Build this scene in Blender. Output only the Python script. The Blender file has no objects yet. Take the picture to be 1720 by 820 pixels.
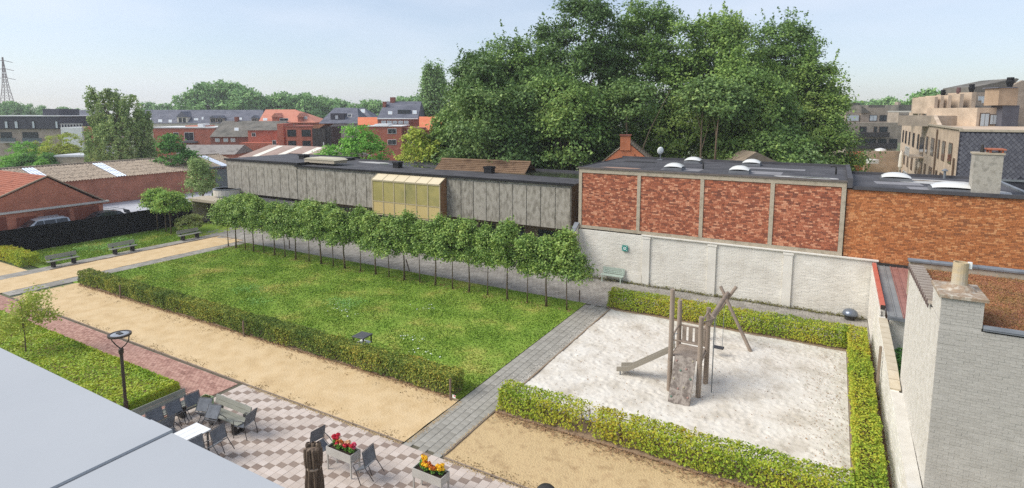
import bpy, math, random
import numpy as np
from mathutils import Vector, Matrix
R_ = math.radians
scene = bpy.context.scene
# ------------------------------------------------------------------ camera
CAM_H = 11.0
PITCH = math.atan2(117, 950)
YAW = math.atan2(545, 957)
cam_data = bpy.data.cameras.new('camera')
cam_data.sensor_width = 36.0
cam_data.lens = 950.0 / 1720.0 * 36.0
cam_data.shift_y = -105.0 / 1720.0
cam_data.clip_start = 0.1
cam_data.clip_end = 6000
cam = bpy.data.objects.new('camera', cam_data)
scene.collection.objects.link(cam)
cam.location = (0, 0, CAM_H)
cam.rotation_euler = (math.pi / 2 - PITCH, 0, YAW)
scene.camera = cam
# ------------------------------------------------------------------ sky, sun, exposure
SUN_ELEV = R_(43)
SUN_AZ = (-0.80, -0.60)          # horizontal direction towards the sun
world = bpy.data.worlds.new('World')
scene.world = world
world.use_nodes = True
wn, wl = world.node_tree.nodes, world.node_tree.links
bg = wn['Background']
sky = wn.new('ShaderNodeTexSky')
sky.sky_type = 'NISHITA'
sky.sun_disc = False
sky.sun_elevation = SUN_ELEV
sky.sun_rotation = math.atan2(SUN_AZ[0], SUN_AZ[1])
sky.air_density = 1.0
sky.dust_density = 0.6
sky.ozone_density = 2.0
# thin high cloud veil: whitens the blue a little everywhere, in faint streaks
tc = wn.new('ShaderNodeTexCoord')
mp = wn.new('ShaderNodeMapping'); mp.inputs['Scale'].default_value = (1.0, 1.0, 4.0)
wl.new(tc.outputs['Generated'], mp.inputs['Vector'])
ns = wn.new('ShaderNodeTexNoise'); ns.inputs['Scale'].default_value = 2.2; ns.inputs['Detail'].default_value = 6
wl.new(mp.outputs['Vector'], ns.inputs['Vector'])
rp = wn.new('ShaderNodeValToRGB')
rp.color_ramp.elements[0].position = 0.40; rp.color_ramp.elements[0].color = (.35, .35, .35, 1)
rp.color_ramp.elements[1].position = 0.78; rp.color_ramp.elements[1].color = (.80, .80, .80, 1)
wl.new(ns.outputs['Fac'], rp.inputs['Fac'])
mx = wn.new('ShaderNodeMix'); mx.data_type = 'RGBA'
wl.new(rp.outputs['Color'], mx.inputs['Factor'])
wl.new(sky.outputs['Color'], mx.inputs['A'])
mx.inputs['B'].default_value = (6.2, 6.6, 7.5, 1)
wl.new(mx.outputs['Result'], bg.inputs['Color'])
bg.inputs['Strength'].default_value = 0.098
sun_data = bpy.data.lights.new('sun', 'SUN')
sun_data.energy = 2.5
sun_data.angle = R_(36)
sun_data.color = (1.0, 0.95, 0.87)
sun = bpy.data.objects.new('sun', sun_data)
scene.collection.objects.link(sun)
_d = Vector((SUN_AZ[0] * math.cos(SUN_ELEV), SUN_AZ[1] * math.cos(SUN_ELEV), math.sin(SUN_ELEV)))
sun.rotation_euler = _d.to_track_quat('Z', 'Y').to_euler()
scene.view_settings.view_transform = 'Standard'
scene.view_settings.look = 'None'
scene.view_settings.gamma = 1
scene.view_settings.use_curve_mapping = False
scene.view_settings.exposure = 0.6
scene.cycles.use_denoising = False
scene.cycles.use_adaptive_sampling = False
scene.cycles.max_bounces = 6
scene.cycles.volume_bounces = 0
# ------------------------------------------------------------------ helpers
col = scene.collection
rng = np.random.default_rng(7)
random.seed(7)
CF = (-math.sin(YAW) * math.cos(PITCH), math.cos(YAW) * math.cos(PITCH), -math.sin(PITCH))
CR = (math.cos(YAW), math.sin(YAW), 0.0)
CFV, CRV = Vector(CF), Vector(CR)
CUV = CRV.cross(CFV)
FH = Vector((-math.sin(YAW), math.cos(YAW), 0))
def ray(x, y): return CFV * 950.0 + CRV * (x - 860.0) + CUV * (305.0 - y)
def at(x, y, w):
    """world point seen at photo pixel x, y at horizontal distance w along the view"""
    d = ray(x, y); t = w / d.dot(FH)
    return Vector((0, 0, CAM_H)) + d * t
def lin(c):
    c = c / 255.0
    return c / 12.92 if c <= 0.04045 else ((c + 0.055) / 1.055) ** 2.4
def C(r, g, b): return (lin(r), lin(g), lin(b), 1)
MATS = {}
def leafy(c):
    k = min(LEAF_GAIN, .52 / max(c[:3])); return (c[0] * k, c[1] * k, c[2] * k, 1)
LEAF_GAIN = 2.45
def M(name, cols, scale=5.0, rough=0.85, bump=0.0, bscale=40.0, island=0.0, detail=5.0, metal=0.0, spec=0.3,
      stretch=(1, 1, 1), objrand=0.0, trans=0.0, bdist=0.02, lo=0.3, hi=0.7, alpha=None):
    """noise driven colours (cols = 1 to 4 rgb triples), optional random tone per island or object, fine bump"""
    if name in MATS: return MATS[name]
    m = bpy.data.materials.new(name); m.use_nodes = True
    nt = m.node_tree; n, l = nt.nodes, nt.links
    b = n['Principled BSDF']
    b.inputs['Roughness'].default_value = rough
    b.inputs['Metallic'].default_value = metal
    b.inputs['Specular IOR Level'].default_value = spec
    co = n.new('ShaderNodeTexCoord'); mpn = n.new('ShaderNodeMapping')
    mpn.inputs['Scale'].default_value = stretch
    l.new(co.outputs['Object'], mpn.inputs['Vector'])
    if len(cols) > 1:
        no = n.new('ShaderNodeTexNoise'); no.inputs['Scale'].default_value = scale; no.inputs['Detail'].default_value = detail
        no.inputs['Roughness'].default_value = 0.6
        l.new(mpn.outputs['Vector'], no.inputs['Vector'])
        mr = n.new('ShaderNodeMapRange'); mr.inputs['From Min'].default_value = lo; mr.inputs['From Max'].default_value = hi
        l.new(no.outputs['Fac'], mr.inputs['Value'])
        fac = mr.outputs['Result']
        for amt, kind in ((island, 'i'), (objrand, 'o')):
            if amt > 0:
                if kind == 'i': g = n.new('ShaderNodeNewGeometry'); src = g.outputs['Random Per Island']
                else: g = n.new('ShaderNodeObjectInfo'); src = g.outputs['Random']
                mi = n.new('ShaderNodeMix'); mi.data_type = 'FLOAT'; mi.inputs['Factor'].default_value = amt
                l.new(fac, mi.inputs['A']); l.new(src, mi.inputs['B']); fac = mi.outputs['Result']
        r = n.new('ShaderNodeValToRGB'); e = r.color_ramp.elements
        while len(e) < len(cols): e.new(0.5)
        for i, c in enumerate(cols):
            e[i].position = i / (len(cols) - 1); e[i].color = C(*c) if trans == 0 else leafy(C(*c))
        l.new(fac, r.inputs['Fac']); out = r.outputs['Color']
        l.new(out, b.inputs['Base Color'])
    else:
        b.inputs['Base Color'].default_value = C(*cols[0]); out = None
    if bump > 0:
        nb = n.new('ShaderNodeTexNoise'); nb.inputs['Scale'].default_value = bscale; nb.inputs['Detail'].default_value = 6
        l.new(mpn.outputs['Vector'], nb.inputs['Vector'])
        bp = n.new('ShaderNodeBump'); bp.inputs['Strength'].default_value = bump; bp.inputs['Distance'].default_value = bdist
        l.new(nb.outputs['Fac'], bp.inputs['Height']); l.new(bp.outputs['Normal'], b.inputs['Normal'])
    if trans > 0:
        tr = n.new('ShaderNodeBsdfTranslucent'); ms = n.new('ShaderNodeMixShader'); ms.inputs['Fac'].default_value = trans
        if out: l.new(out, tr.inputs['Color'])
        else: tr.inputs['Color'].default_value = C(*cols[0])
        l.new(b.outputs['BSDF'], ms.inputs[1]); l.new(tr.outputs['BSDF'], ms.inputs[2])
        l.new(ms.outputs['Shader'], n['Material Output'].inputs['Surface'])
    MATS[name] = m
    return m
def brick_mat(name, c1, c2, mortar, bw=0.22, bh=0.075, axis='XZ', ms=0.012, rough=0.9):
    """far brickwork whose single bricks are below a pixel or two"""
    if name in MATS: return MATS[name]
    m = bpy.data.materials.new(name); m.use_nodes = True
    n, l = m.node_tree.nodes, m.node_tree.links
    b = n['Principled BSDF']; b.inputs['Roughness'].default_value = rough; b.inputs['Specular IOR Level'].default_value = 0.2
    co = n.new('ShaderNodeTexCoord'); sp = n.new('ShaderNodeSeparateXYZ'); cb = n.new('ShaderNodeCombineXYZ')
    l.new(co.outputs['Object'], sp.inputs[0])
    ad = n.new('ShaderNodeMath'); ad.operation = 'ADD'
    l.new(sp.outputs['X'], ad.inputs[0]); l.new(sp.outputs['Y'], ad.inputs[1])
    l.new(ad.outputs[0], cb.inputs['X']); l.new(sp.outputs['Z'], cb.inputs['Y'])
    t = n.new('ShaderNodeTexBrick'); l.new(cb.outputs[0], t.inputs['Vector'])
    t.inputs['Color1'].default_value = C(*c1); t.inputs['Color2'].default_value = C(*c2); t.inputs['Mortar'].default_value = C(*mortar)
    t.inputs['Scale'].default_value = 1.0; t.inputs['Brick Width'].default_value = bw; t.inputs['Row Height'].default_value = bh
    t.inputs['Mortar Size'].default_value = ms
    no = n.new('ShaderNodeTexNoise'); no.inputs['Scale'].default_value = 0.8; no.inputs['Detail'].default_value = 6
    l.new(co.outputs['Object'], no.inputs['Vector'])
    hs = n.new('ShaderNodeHueSaturation'); mr = n.new('ShaderNodeMapRange')
    mr.inputs['From Min'].default_value = .3; mr.inputs['From Max'].default_value = .7; mr.inputs['To Min'].default_value = .78; mr.inputs['To Max'].default_value = 1.15
    l.new(no.outputs['Fac'], mr.inputs['Value']); l.new(mr.outputs['Result'], hs.inputs['Value']); l.new(t.outputs['Color'], hs.inputs['Color'])
    l.new(hs.outputs['Color'], b.inputs['Base Color'])
    bp = n.new('ShaderNodeBump'); bp.inputs['Strength'].default_value = .4; bp.inputs['Distance'].default_value = .01; bp.invert = True
    l.new(t.outputs['Fac'], bp.inputs['Height']); l.new(bp.outputs['Normal'], b.inputs['Normal'])
    MATS[name] = m
    return m
def glass_mat(name, c, rough=0.08, spec=0.6):
    return M(name, [c], rough=rough, spec=spec)
def tag(o, label=None, cat=None, group=None, kind=None):
    if label: o['label'] = label
    if cat: o['category'] = cat
    if group: o['group'] = group
    if kind: o['kind'] = kind
    return o
def empty(name, label, cat, loc=(0, 0, 0), rz=0.0, group=None):
    o = bpy.data.objects.new(name, None); col.objects.link(o)
    o.location = loc; o.rotation_euler = (0, 0, rz); o.empty_display_size = 0.2
    return tag(o, label, cat, group)
def link_mesh(name, me, m=None, parent=None, loc=None):
    o = bpy.data.objects.new(name, me); col.objects.link(o)
    if m is not None and not me.materials: me.materials.append(m)
    if parent is not None: o.parent = parent
    if loc is not None: o.location = loc
    return o
class MB:
    def __init__(s): s.v = []; s.f = []
    def add(s, vs, fs):
        k = len(s.v); s.v += [tuple(p) for p in vs]; s.f += [tuple(i + k for i in q) for q in fs]; return s
    def box(s, x0, x1, y0, y1, z0, z1):
        return s.add([(x0, y0, z0), (x1, y0, z0), (x1, y1, z0), (x0, y1, z0), (x0, y0, z1), (x1, y0, z1), (x1, y1, z1), (x0, y1, z1)],
                     [(3, 2, 1, 0), (4, 5, 6, 7), (0, 1, 5, 4), (1, 2, 6, 5), (2, 3, 7, 6), (3, 0, 4, 7)])
    def slab(s, x0, x1, y0, y1, z0, z1, c=0.01):
        """box with its top edges chamfered"""
        a = [(x0, y0), (x1, y0), (x1, y1), (x0, y1)]; b = [(x0 + c, y0 + c), (x1 - c, y0 + c), (x1 - c, y1 - c), (x0 + c, y1 - c)]
        vs = [(*p, z0) for p in a] + [(*p, z1 - c) for p in a] + [(*p, z1) for p in b]
        fs = [(3, 2, 1, 0), (8, 9, 10, 11)]
        for i in range(4):
            j = (i + 1) % 4; fs += [(i, j, j + 4, i + 4), (i + 4, j + 4, j + 8, i + 8)]
        return s.add(vs, fs)
    def bar(s, p, q, w, h, up=(0, 0, 1)):
        """rectangular bar from p to q"""
        p, q, up = Vector(p), Vector(q), Vector(up); d = (q - p).normalized()
        a = d.cross(up)
        if a.length < 1e-4: a = d.cross(Vector((1, 0, 0)))
        a.normalize(); u = a.cross(d)
        vs = []
        for e in (p, q):
            for i, j in ((-1, -1), (1, -1), (1, 1), (-1, 1)): vs.append(e + a * (i * w / 2) + u * (j * h / 2))
        return s.add(vs, [(3, 2, 1, 0), (4, 5, 6, 7), (0, 1, 5, 4), (1, 2, 6, 5), (2, 3, 7, 6), (3, 0, 4, 7)])
    def tube(s, pts, rad, n=8, cap=True):
        pts = [Vector(p) for p in pts]; rad = rad if isinstance(rad, (list, tuple)) else [rad] * len(pts)
        k = len(s.v)
        for i, p in enumerate(pts):
            d = (pts[min(i + 1, len(pts) - 1)] - pts[max(i - 1, 0)]).normalized()
            a = d.orthogonal().normalized() if i == 0 else (a - d * a.dot(d)).normalized()
            b = d.cross(a)
            for j in range(n):
                t = 2 * math.pi * j / n; s.v.append(tuple(p + (a * math.cos(t) + b * math.sin(t)) * rad[i]))
        for i in range(len(pts) - 1):
            for j in range(n):
                j2 = (j + 1) % n; s.f.append((k + i * n + j, k + i * n + j2, k + (i + 1) * n + j2, k + (i + 1) * n + j))
        if cap:
            s.f.append(tuple(k + j for j in reversed(range(n)))); e = k + (len(pts) - 1) * n
            s.f.append(tuple(e + j for j in range(n)))
        return s
    def prism(s, poly, axis, a, b):
        """polygon (2D) swept along axis from a to b; axis x: poly = (y,z), y: (x,z), z: (x,y)"""
        def P(p, t):
            return (t, p[0], p[1]) if axis == 'x' else (p[0], t, p[1]) if axis == 'y' else (p[0], p[1], t)
        n = len(poly)
        vs = [P(p, a) for p in poly] + [P(p, b) for p in poly]
        fs = [tuple(range(n)), tuple(reversed(range(n, 2 * n)))]
        for i in range(n):
            j = (i + 1) % n; fs.append((j, i, i + n, j + n))
        return s.add(vs, fs)
    def lathe(s, prof, n=16, c=(0, 0, 0), sx=1, sy=1):
        k = len(s.v)
        for r, z in prof:
            for j in range(n):
                t = 2 * math.pi * j / n; s.v.append((c[0] + r * sx * math.cos(t), c[1] + r * sy * math.sin(t), c[2] + z))
        for i in range(len(prof) - 1):
            for j in range(n):
                j2 = (j + 1) % n; s.f.append((k + i * n + j, k + i * n + j2, k + (i + 1) * n + j2, k + (i + 1) * n + j))
        s.f.append(tuple(k + j for j in reversed(range(n)))); e = k + (len(prof) - 1) * n
        s.f.append(tuple(e + j for j in range(n)))
        return s
    def grid(s, x0, x1, nx, y0, y1, ny, fz):
        k = len(s.v)
        for j in range(ny + 1):
            for i in range(nx + 1):
                x = x0 + (x1 - x0) * i / nx; y = y0 + (y1 - y0) * j / ny; s.v.append((x, y, fz(x, y)))
        for j in range(ny):
            for i in range(nx):
                a = k + j * (nx + 1) + i; s.f.append((a, a + 1, a + nx + 2, a + nx + 1))
        return s
    def mesh(s, name, m=None, smooth=False):
        me = bpy.data.meshes.new(name); me.from_pydata(s.v, [], s.f); me.update()
        if m is not None: me.materials.append(m)
        if smooth: me.shade_smooth()
        return me
    def build(s, name, m, parent=None, loc=None, smooth=False):
        return link_mesh(name, s.mesh(name, m, smooth), None, parent, loc)
def fast_mesh(name, verts, nper, m, smooth=False):
    """verts (N*nper, 3) of N separate polygons with nper corners each"""
    verts = np.asarray(verts, dtype=np.float32).reshape(-1, 3); nv = len(verts); nf = nv // nper
    me = bpy.data.meshes.new(name)
    me.vertices.add(nv); me.vertices.foreach_set('co', verts.ravel())
    me.loops.add(nv); me.loops.foreach_set('vertex_index', np.arange(nv, dtype=np.int32))
    me.polygons.add(nf); me.polygons.foreach_set('loop_start', np.arange(0, nv, nper, dtype=np.int32))
    me.update(calc_edges=True)
    if m is not None: me.materials.append(m)
    return me
def unit(a): return a / np.maximum(np.linalg.norm(a, axis=1, keepdims=True), 1e-6)
def leaves(c, size, bias, spread=0.8, aspect=0.62, r=rng):
    """kite shaped leaf at each centre c (N,3) with normals around bias"""
    n = len(c)
    nor = unit(bias + r.normal(0, spread, (n, 3)))
    t = unit(np.cross(nor, unit(r.normal(0, 1, (n, 3)))))
    u = np.cross(nor, t)
    L = (size * r.uniform(0.6, 1.35, (n, 1))) * 0.5; W = L * aspect
    droop = nor * L * 0.25
    return np.stack([c - t * L - droop, c + u * W, c + t * L - droop, c - u * W], axis=1)
def crown(blobs, clumps, per, size, spread, r=rng, inner=0.55, flat=0.55, updir=0.5):
    """leaf quads in many small clumps near the surface of several ellipsoids (cx,cy,cz,rx,ry,rz)"""
    B = np.array(blobs, float); wgt = (B[:, 3] * B[:, 4] + B[:, 3] * B[:, 5] + B[:, 4] * B[:, 5]); wgt /= wgt.sum()
    k = r.choice(len(B), clumps, p=wgt)
    d = unit(r.normal(0, 1, (clumps, 3))); d[:, 2] = np.where(d[:, 2] < -0.55, -d[:, 2], d[:, 2])
    rad = r.uniform(inner, 1.0, (clumps, 1)) ** 0.6
    rad *= r.uniform(0.88, 1.1, (clumps, 1))
    cc = B[k, :3] + d * rad * B[k, 3:6]
    sp = spread * r.uniform(0.6, 1.4, (clumps, 1))
    cs = np.repeat(cc, per, axis=0); ds = np.repeat(d, per, axis=0); ss = np.repeat(sp, per, axis=0)
    off = r.normal(0, 1, (clumps * per, 3)) * ss; off[:, 2] *= flat
    c = cs + off
    bias = ds * 0.7 + np.array([0, 0, updir])
    return leaves(c, size, bias, 0.55, r=r), cc
def shoots(tips, n, length, per, size, r=rng, out=.25):
    """thin leafy shoots that stick up out of a crown at the given points"""
    tips = np.asarray(tips, float); k = r.integers(0, len(tips), n); p = tips[k]
    d = unit(np.stack([r.normal(0, out, n), r.normal(0, out, n), np.ones(n)], 1)); L = length * r.uniform(.5, 1.3, (n, 1))
    t = r.uniform(0, 1, (n, per, 1)); c = (p[:, None, :] + d[:, None, :] * L[:, None, :] * t + r.normal(0, .11 * length, (n, per, 3)) * (1.1 - t)).reshape(-1, 3)
    return leaves(c, size, np.tile([0, 0, .5], (len(c), 1)), .8, r=r)
def limb_mesh(base, tips, r0, height, r=rng, seg=5, lean=(0, 0), n=7, frac=0.35):
    """tapered trunk with limbs that reach out to the given tips"""
    mb = MB(); base = Vector(base); top = base + Vector((lean[0], lean[1], height))
    pts, rad = [], []
    for i in range(seg + 1):
        t = i / seg; p = base.lerp(top, t) + Vector((r.normal(0, .03), r.normal(0, .03), 0)) * height * 0.12 * math.sin(math.pi * t)
        pts.append(p); rad.append(r0 * (1.25 if i == 0 else 1.0) * (1 - 0.8 * t))
    mb.tube(pts, rad, n)
    for tp in tips:
        tp = Vector(tp); t = frac + (1 - frac) * r.uniform(0, .8); i = min(int(t * seg), seg - 1)
        s0 = pts[i].lerp(pts[i + 1], t * seg - i); rr = r0 * (1 - .8 * t) * .55
        mid = s0.lerp(tp, .5) + Vector((0, 0, (tp - s0).length * .08))
        mb.tube([s0, mid, tp], [rr, rr * .6, rr * .2], 5, cap=False)
    return mb
def copy_thing(o, label=None):
    c = o.copy(); col.objects.link(c)
    if label: c['label'] = label
    for ch in list(o.children):
        k = ch.copy(); col.objects.link(k); k.parent = c
        for g in list(ch.children):
            q = g.copy(); col.objects.link(q); q.parent = k
    return c
ORD = ['first', 'second', 'third', 'fourth', 'fifth', 'sixth', 'seventh', 'eighth', 'ninth', 'tenth', 'eleventh', 'twelfth', 'thirteenth',
       'fourteenth', 'fifteenth', 'sixteenth', 'seventeenth', 'eighteenth', 'nineteenth', 'twentieth', 'twenty-first', 'twenty-second',
       'twenty-third', 'twenty-fourth', 'twenty-fifth', 'twenty-sixth', 'twenty-seventh']
def bricks(o, u, nrm, width, height, L=0.21, mix=None, H=0.065, g=0.010, depth=0.05, jit=0.004, skip=None, drop=0.0):
    """list of box corner sets for a running-bond brick face; o = lower corner, u = run, nrm = outward"""
    o, u, nrm = Vector(o), Vector(u).normalized(), Vector(nrm).normalized(); z = Vector((0, 0, 1)); out = []
    row, zz = 0, 0.0
    while zz + H <= height + 1e-6:
        s0 = -(L + g) / 2 if row % 2 else 0.0
        while s0 < width:
            if mix: L = random.choice(mix)
            a, b = max(s0, 0), min(s0 + L, width)
            if b - a > 0.03:
                p = random.uniform(-jit, jit) + 0.0
                q = o + u * a + z * zz; w = u * (b - a); h = z * H; n_in = nrm * p
                f0, f1, f2, f3 = q + n_in, q + w + n_in, q + w + h + n_in, q + h + n_in
                bk = nrm * (-depth)
                if not (skip and skip(a, b, zz)): out.append((f0, f1, f2, f3, f0 + bk, f1 + bk, f2 + bk, f3 + bk))
            s0 += L + g
        zz += H + g; row += 1
    return out
BF = [(0, 1, 2, 3), (1, 0, 4, 5), (2, 1, 5, 6), (3, 2, 6, 7), (0, 3, 7, 4)]
def brick_stuff(name, bl, m, parent):
    mb = MB()
    for b in bl: mb.add(b, BF)
    return tag(mb.build(name, m, parent), kind='stuff')
# ------------------------------------------------------------------ materials used in many places
m_ground = M('earth', [(120, 122, 95), (98, 108, 72), (135, 130, 108)], .05, bump=.2)
m_asphalt = M('yard_asphalt', [(167, 167, 171), (189, 189, 193), (156, 156, 158)], .5, bump=.15, bscale=60)
m_grass = M('lawn_green', [(212, 190, 134), (178, 174, 94), (140, 162, 70), (120, 150, 57), (144, 165, 80)], .42, detail=10, island=.2, lo=.20, hi=.70, spec=.1)
m_soil = M('soil', [(120, 98, 78), (160, 134, 108), (96, 78, 62)], 4, bump=.6, bscale=30)
m_gravel = M('yellow_gravel', [(172, 144, 104), (200, 172, 128), (212, 186, 144), (186, 158, 116)], 1.3, detail=15, bump=.8, bscale=14, lo=.15, hi=.85, bdist=.035)
m_gravel2 = M('pale_gravel', [(168, 140, 102), (200, 174, 130), (182, 154, 114)], 2.0, detail=15, bump=.9, bscale=16, bdist=.04)
m_sand = M('white_sand', [(185, 176, 160), (212, 205, 192), (221, 216, 205)], .9, detail=14, bump=.4, bscale=12, bdist=.04)
m_slab = M('grey_slab', [(126, 122, 112), (152, 148, 138), (174, 170, 160)], .9, detail=8, objrand=.35, bump=.25, bscale=50)
m_slab_i = M('grey_slab_far', [(124, 119, 110), (150, 145, 136), (174, 169, 159)], .5, detail=8, island=.45, bump=.25, bscale=50)
m_joint = M('paving_bed', [(104, 98, 84), (84, 82, 62)], 3, bump=.3)
m_redpaver = M('red_paver', [(138, 102, 90), (166, 126, 112), (188, 150, 134), (150, 112, 98)], .8, island=.6, bump=.2)
m_light_paver = M('light_paver', [(180, 166, 154), (196, 182, 170), (208, 195, 184)], .8, objrand=.22, detail=7, bump=.15, bscale=60)
m_light_paver_i = M('light_paver_far', [(180, 166, 154), (196, 182, 170), (208, 195, 184)], .8, island=.5, detail=7, bump=.15, bscale=60)
m_dark_paver = M('dark_paver', [(126, 110, 98), (142, 124, 112), (152, 136, 122)], .8, objrand=.5, detail=7, bump=.15, bscale=60)
m_hedge = M('hedge_leaf', [(206, 156, 66), (178, 166, 62), (130, 138, 48), (94, 112, 38), (64, 84, 30)], .55, island=.42, rough=.8, spec=.12, trans=.22, lo=.28, hi=.72)
m_hedge_dark = M('front_hedge_leaf', [(172, 136, 64), (118, 118, 52), (78, 90, 40), (58, 74, 34), (42, 58, 27)], .5, island=.45, rough=.8, spec=.12, trans=.2, lo=.28, hi=.72)
m_twig = M('twig', [(84, 66, 48), (112, 90, 66)], 8)
m_litter = M('leaf_litter', [(136, 104, 76), (166, 132, 98), (108, 82, 62)], 3, island=.8)
m_bark = M('bark', [(92, 78, 62), (124, 106, 86)], 6, stretch=(1, 1, .25), bump=.5, bscale=20)
m_white_paint = M('white_wall_paint', [(206, 200, 188), (222, 217, 206), (230, 226, 216)], .8, detail=10, bump=.3, bscale=30)
m_zinc = M('zinc', [(112, 116, 120), (140, 144, 148)], 2, rough=.5, metal=.3, spec=.4)
m_felt = M('roof_felt', [(62, 61, 64), (78, 77, 80), (92, 90, 92)], .7, detail=9, bump=.15, bscale=40, rough=.75)
m_black = M('black_edge', [(30, 30, 32)], rough=.6)
m_conc_frame = M('concrete_frame', [(158, 146, 126), (182, 170, 150), (150, 140, 122)], 2.5, detail=9, bump=.3, bscale=40)
m_dark_metal = M('dark_metal', [(58, 56, 54), (70, 68, 64)], 8, rough=.5, metal=.3)
m_glass = glass_mat('window_glass', (46, 52, 58))
m_glass_pale = glass_mat('pale_glass', (188, 196, 200), rough=.2)
m_wframe = M('white_window_frame', [(222, 220, 214)], rough=.6)
m_dframe = M('dark_window_frame', [(54, 50, 48)], rough=.6)

def struct(name, mb, m, parent=None):
    o = mb.build(name, m, parent)
    if parent is None: tag(o, kind='structure')
    return o
def sheet(name, x0, x1, y0, y1, z, m): return struct(name, MB().add([(x0, y0, z), (x1, y0, z), (x1, y1, z), (x0, y1, z)], [(0, 1, 2, 3)]), m)
# ------------------------------------------------------------------ ground
sheet('ground', -1200, 1200, -1200, 1200, -0.06, m_ground)
sheet('yard', -90, -55.0, 10, 62, -0.02, m_asphalt)
lawn = sheet('lawn', -42.6, -11.93, 16.9, 29.6, 0.0, m_grass)
grass_patch = sheet('grass_patch', -54.95, -48.5, 17.4, 33.2, 0.0, m_grass)
def bumpy(amp, s): 
    ph = [random.uniform(0, 6) for _ in range(8)]
    return lambda x, y: amp * (math.sin(x * s + ph[0] + 1.3 * math.sin(y * s * .7 + ph[1])) * math.sin(y * s * 1.1 + ph[2] + math.sin(x * s * 1.7 + ph[3])) + .5 * math.sin(x * s * 2.7 + ph[4]) * math.sin(y * s * 3.1 + ph[5]))
struct('gravel_path', MB().grid(-42.15, -11.95, 120, 13.66, 17.3, 20, bumpy(.012, 2.1)), m_gravel)
struct('gravel_path', MB().grid(-10.28, 6.0, 70, 13.66, 18.6, 20, bumpy(.010, 2.3)), m_gravel2)
struct('gravel_path', MB().grid(-47.2, -43.8, 16, 13.6, 30.0, 60, bumpy(.012, 2.0)), m_gravel)
struct('gravel_path', MB().grid(-62, -48.5, 40, 12.4, 16.7, 16, lambda x, y: -.005), m_gravel)
# white sand pit with trodden relief
GX, GY = 250, 250
sx_, sy_ = np.linspace(-10.33, 1.05, GX), np.linspace(17.9, 29.3, GY)
SX, SY = np.meshgrid(sx_, sy_); SZ = .02 * np.sin(SX * 1.9 + 1.3 * np.sin(SY * 1.1)) * np.cos(SY * 1.6 + np.sin(SX * 1.3)) + .02
for _ in range(2600):   # footprints and scuffs with raised rims
    fx, fy = rng.uniform(-10.3, 1.0), rng.uniform(17.9, 29.3); a = rng.uniform(0, 3.14); la, lb = rng.uniform(.10, .20), rng.uniform(.06, .11); dpt = rng.uniform(.005, .016)
    i0, i1 = np.searchsorted(sx_, fx - .35), np.searchsorted(sx_, fx + .35); j0, j1 = np.searchsorted(sy_, fy - .35), np.searchsorted(sy_, fy + .35)
    dx, dy = SX[j0:j1, i0:i1] - fx, SY[j0:j1, i0:i1] - fy; u_, v_ = (dx * np.cos(a) + dy * np.sin(a)) / la, (-dx * np.sin(a) + dy * np.cos(a)) / lb
    q_ = u_ * u_ + v_ * v_; SZ[j0:j1, i0:i1] += dpt * (-np.exp(-q_) + .55 * np.exp(-(np.sqrt(q_) - 1.6) ** 2 * 4))
SZ += rng.normal(0, .0022, SZ.shape); SZ = np.clip(SZ, -.055, .11)
sp = MB(); sp.v = [tuple(p) for p in np.stack([SX, SY, SZ], -1).reshape(-1, 3).tolist()]
sp.f = [(j * GX + i, j * GX + i + 1, (j + 1) * GX + i + 1, (j + 1) * GX + i) for j in range(GY - 1) for i in range(GX - 1)]
o = sp.build('sand_pit', m_sand, smooth=True); tag(o, kind='structure')
m_edging = M('pit_edging', [(136, 118, 98), (160, 142, 120)], 4, bump=.3)
MB().box(-10.40, -10.34, 17.8, 29.35, -.03, .06).build('edging_board', m_edging, o)
MB().box(-10.34, 1.06, 29.31, 29.37, -.03, .05).build('edging_board', m_edging, o)
MB().box(1.06, 1.12, 17.8, 29.31, -.03, .055).build('edging_board', m_edging, o)
# leaf litter in the sand pit
n = 700
c = np.stack([rng.uniform(-10.2, 1.0, n), rng.uniform(18.2, 29.2, n), np.full(n, .055)], 1)
c = np.concatenate([c, np.stack([1.0 - np.abs(rng.normal(0, .9, 700)), rng.uniform(18, 29.2, 700), np.full(700, .06)], 1)])
c = c[c[:, 0] > -10.2]
tag(link_mesh('fallen_leaves', fast_mesh('fallen_leaves', leaves(c, .05, np.array([0, 0, 1.]), .35), 4, m_litter)), kind='stuff',
    label='brown fallen leaves scattered on the white sand', cat='fallen leaves')
# soil strips under the hedges
sheet('soil_strip', -41.7, -12.3, 16.88, 17.6, .035, m_soil)
sheet('soil_strip', -10.28, 2.05, 16.76, 17.9, .045, m_soil)
sheet('soil_strip', 1.12, 2.1, 18.1, 30.9, .03, m_soil)
sheet('soil_strip', -10.6, 1.1, 29.37, 30.6, .03, m_soil)
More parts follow.
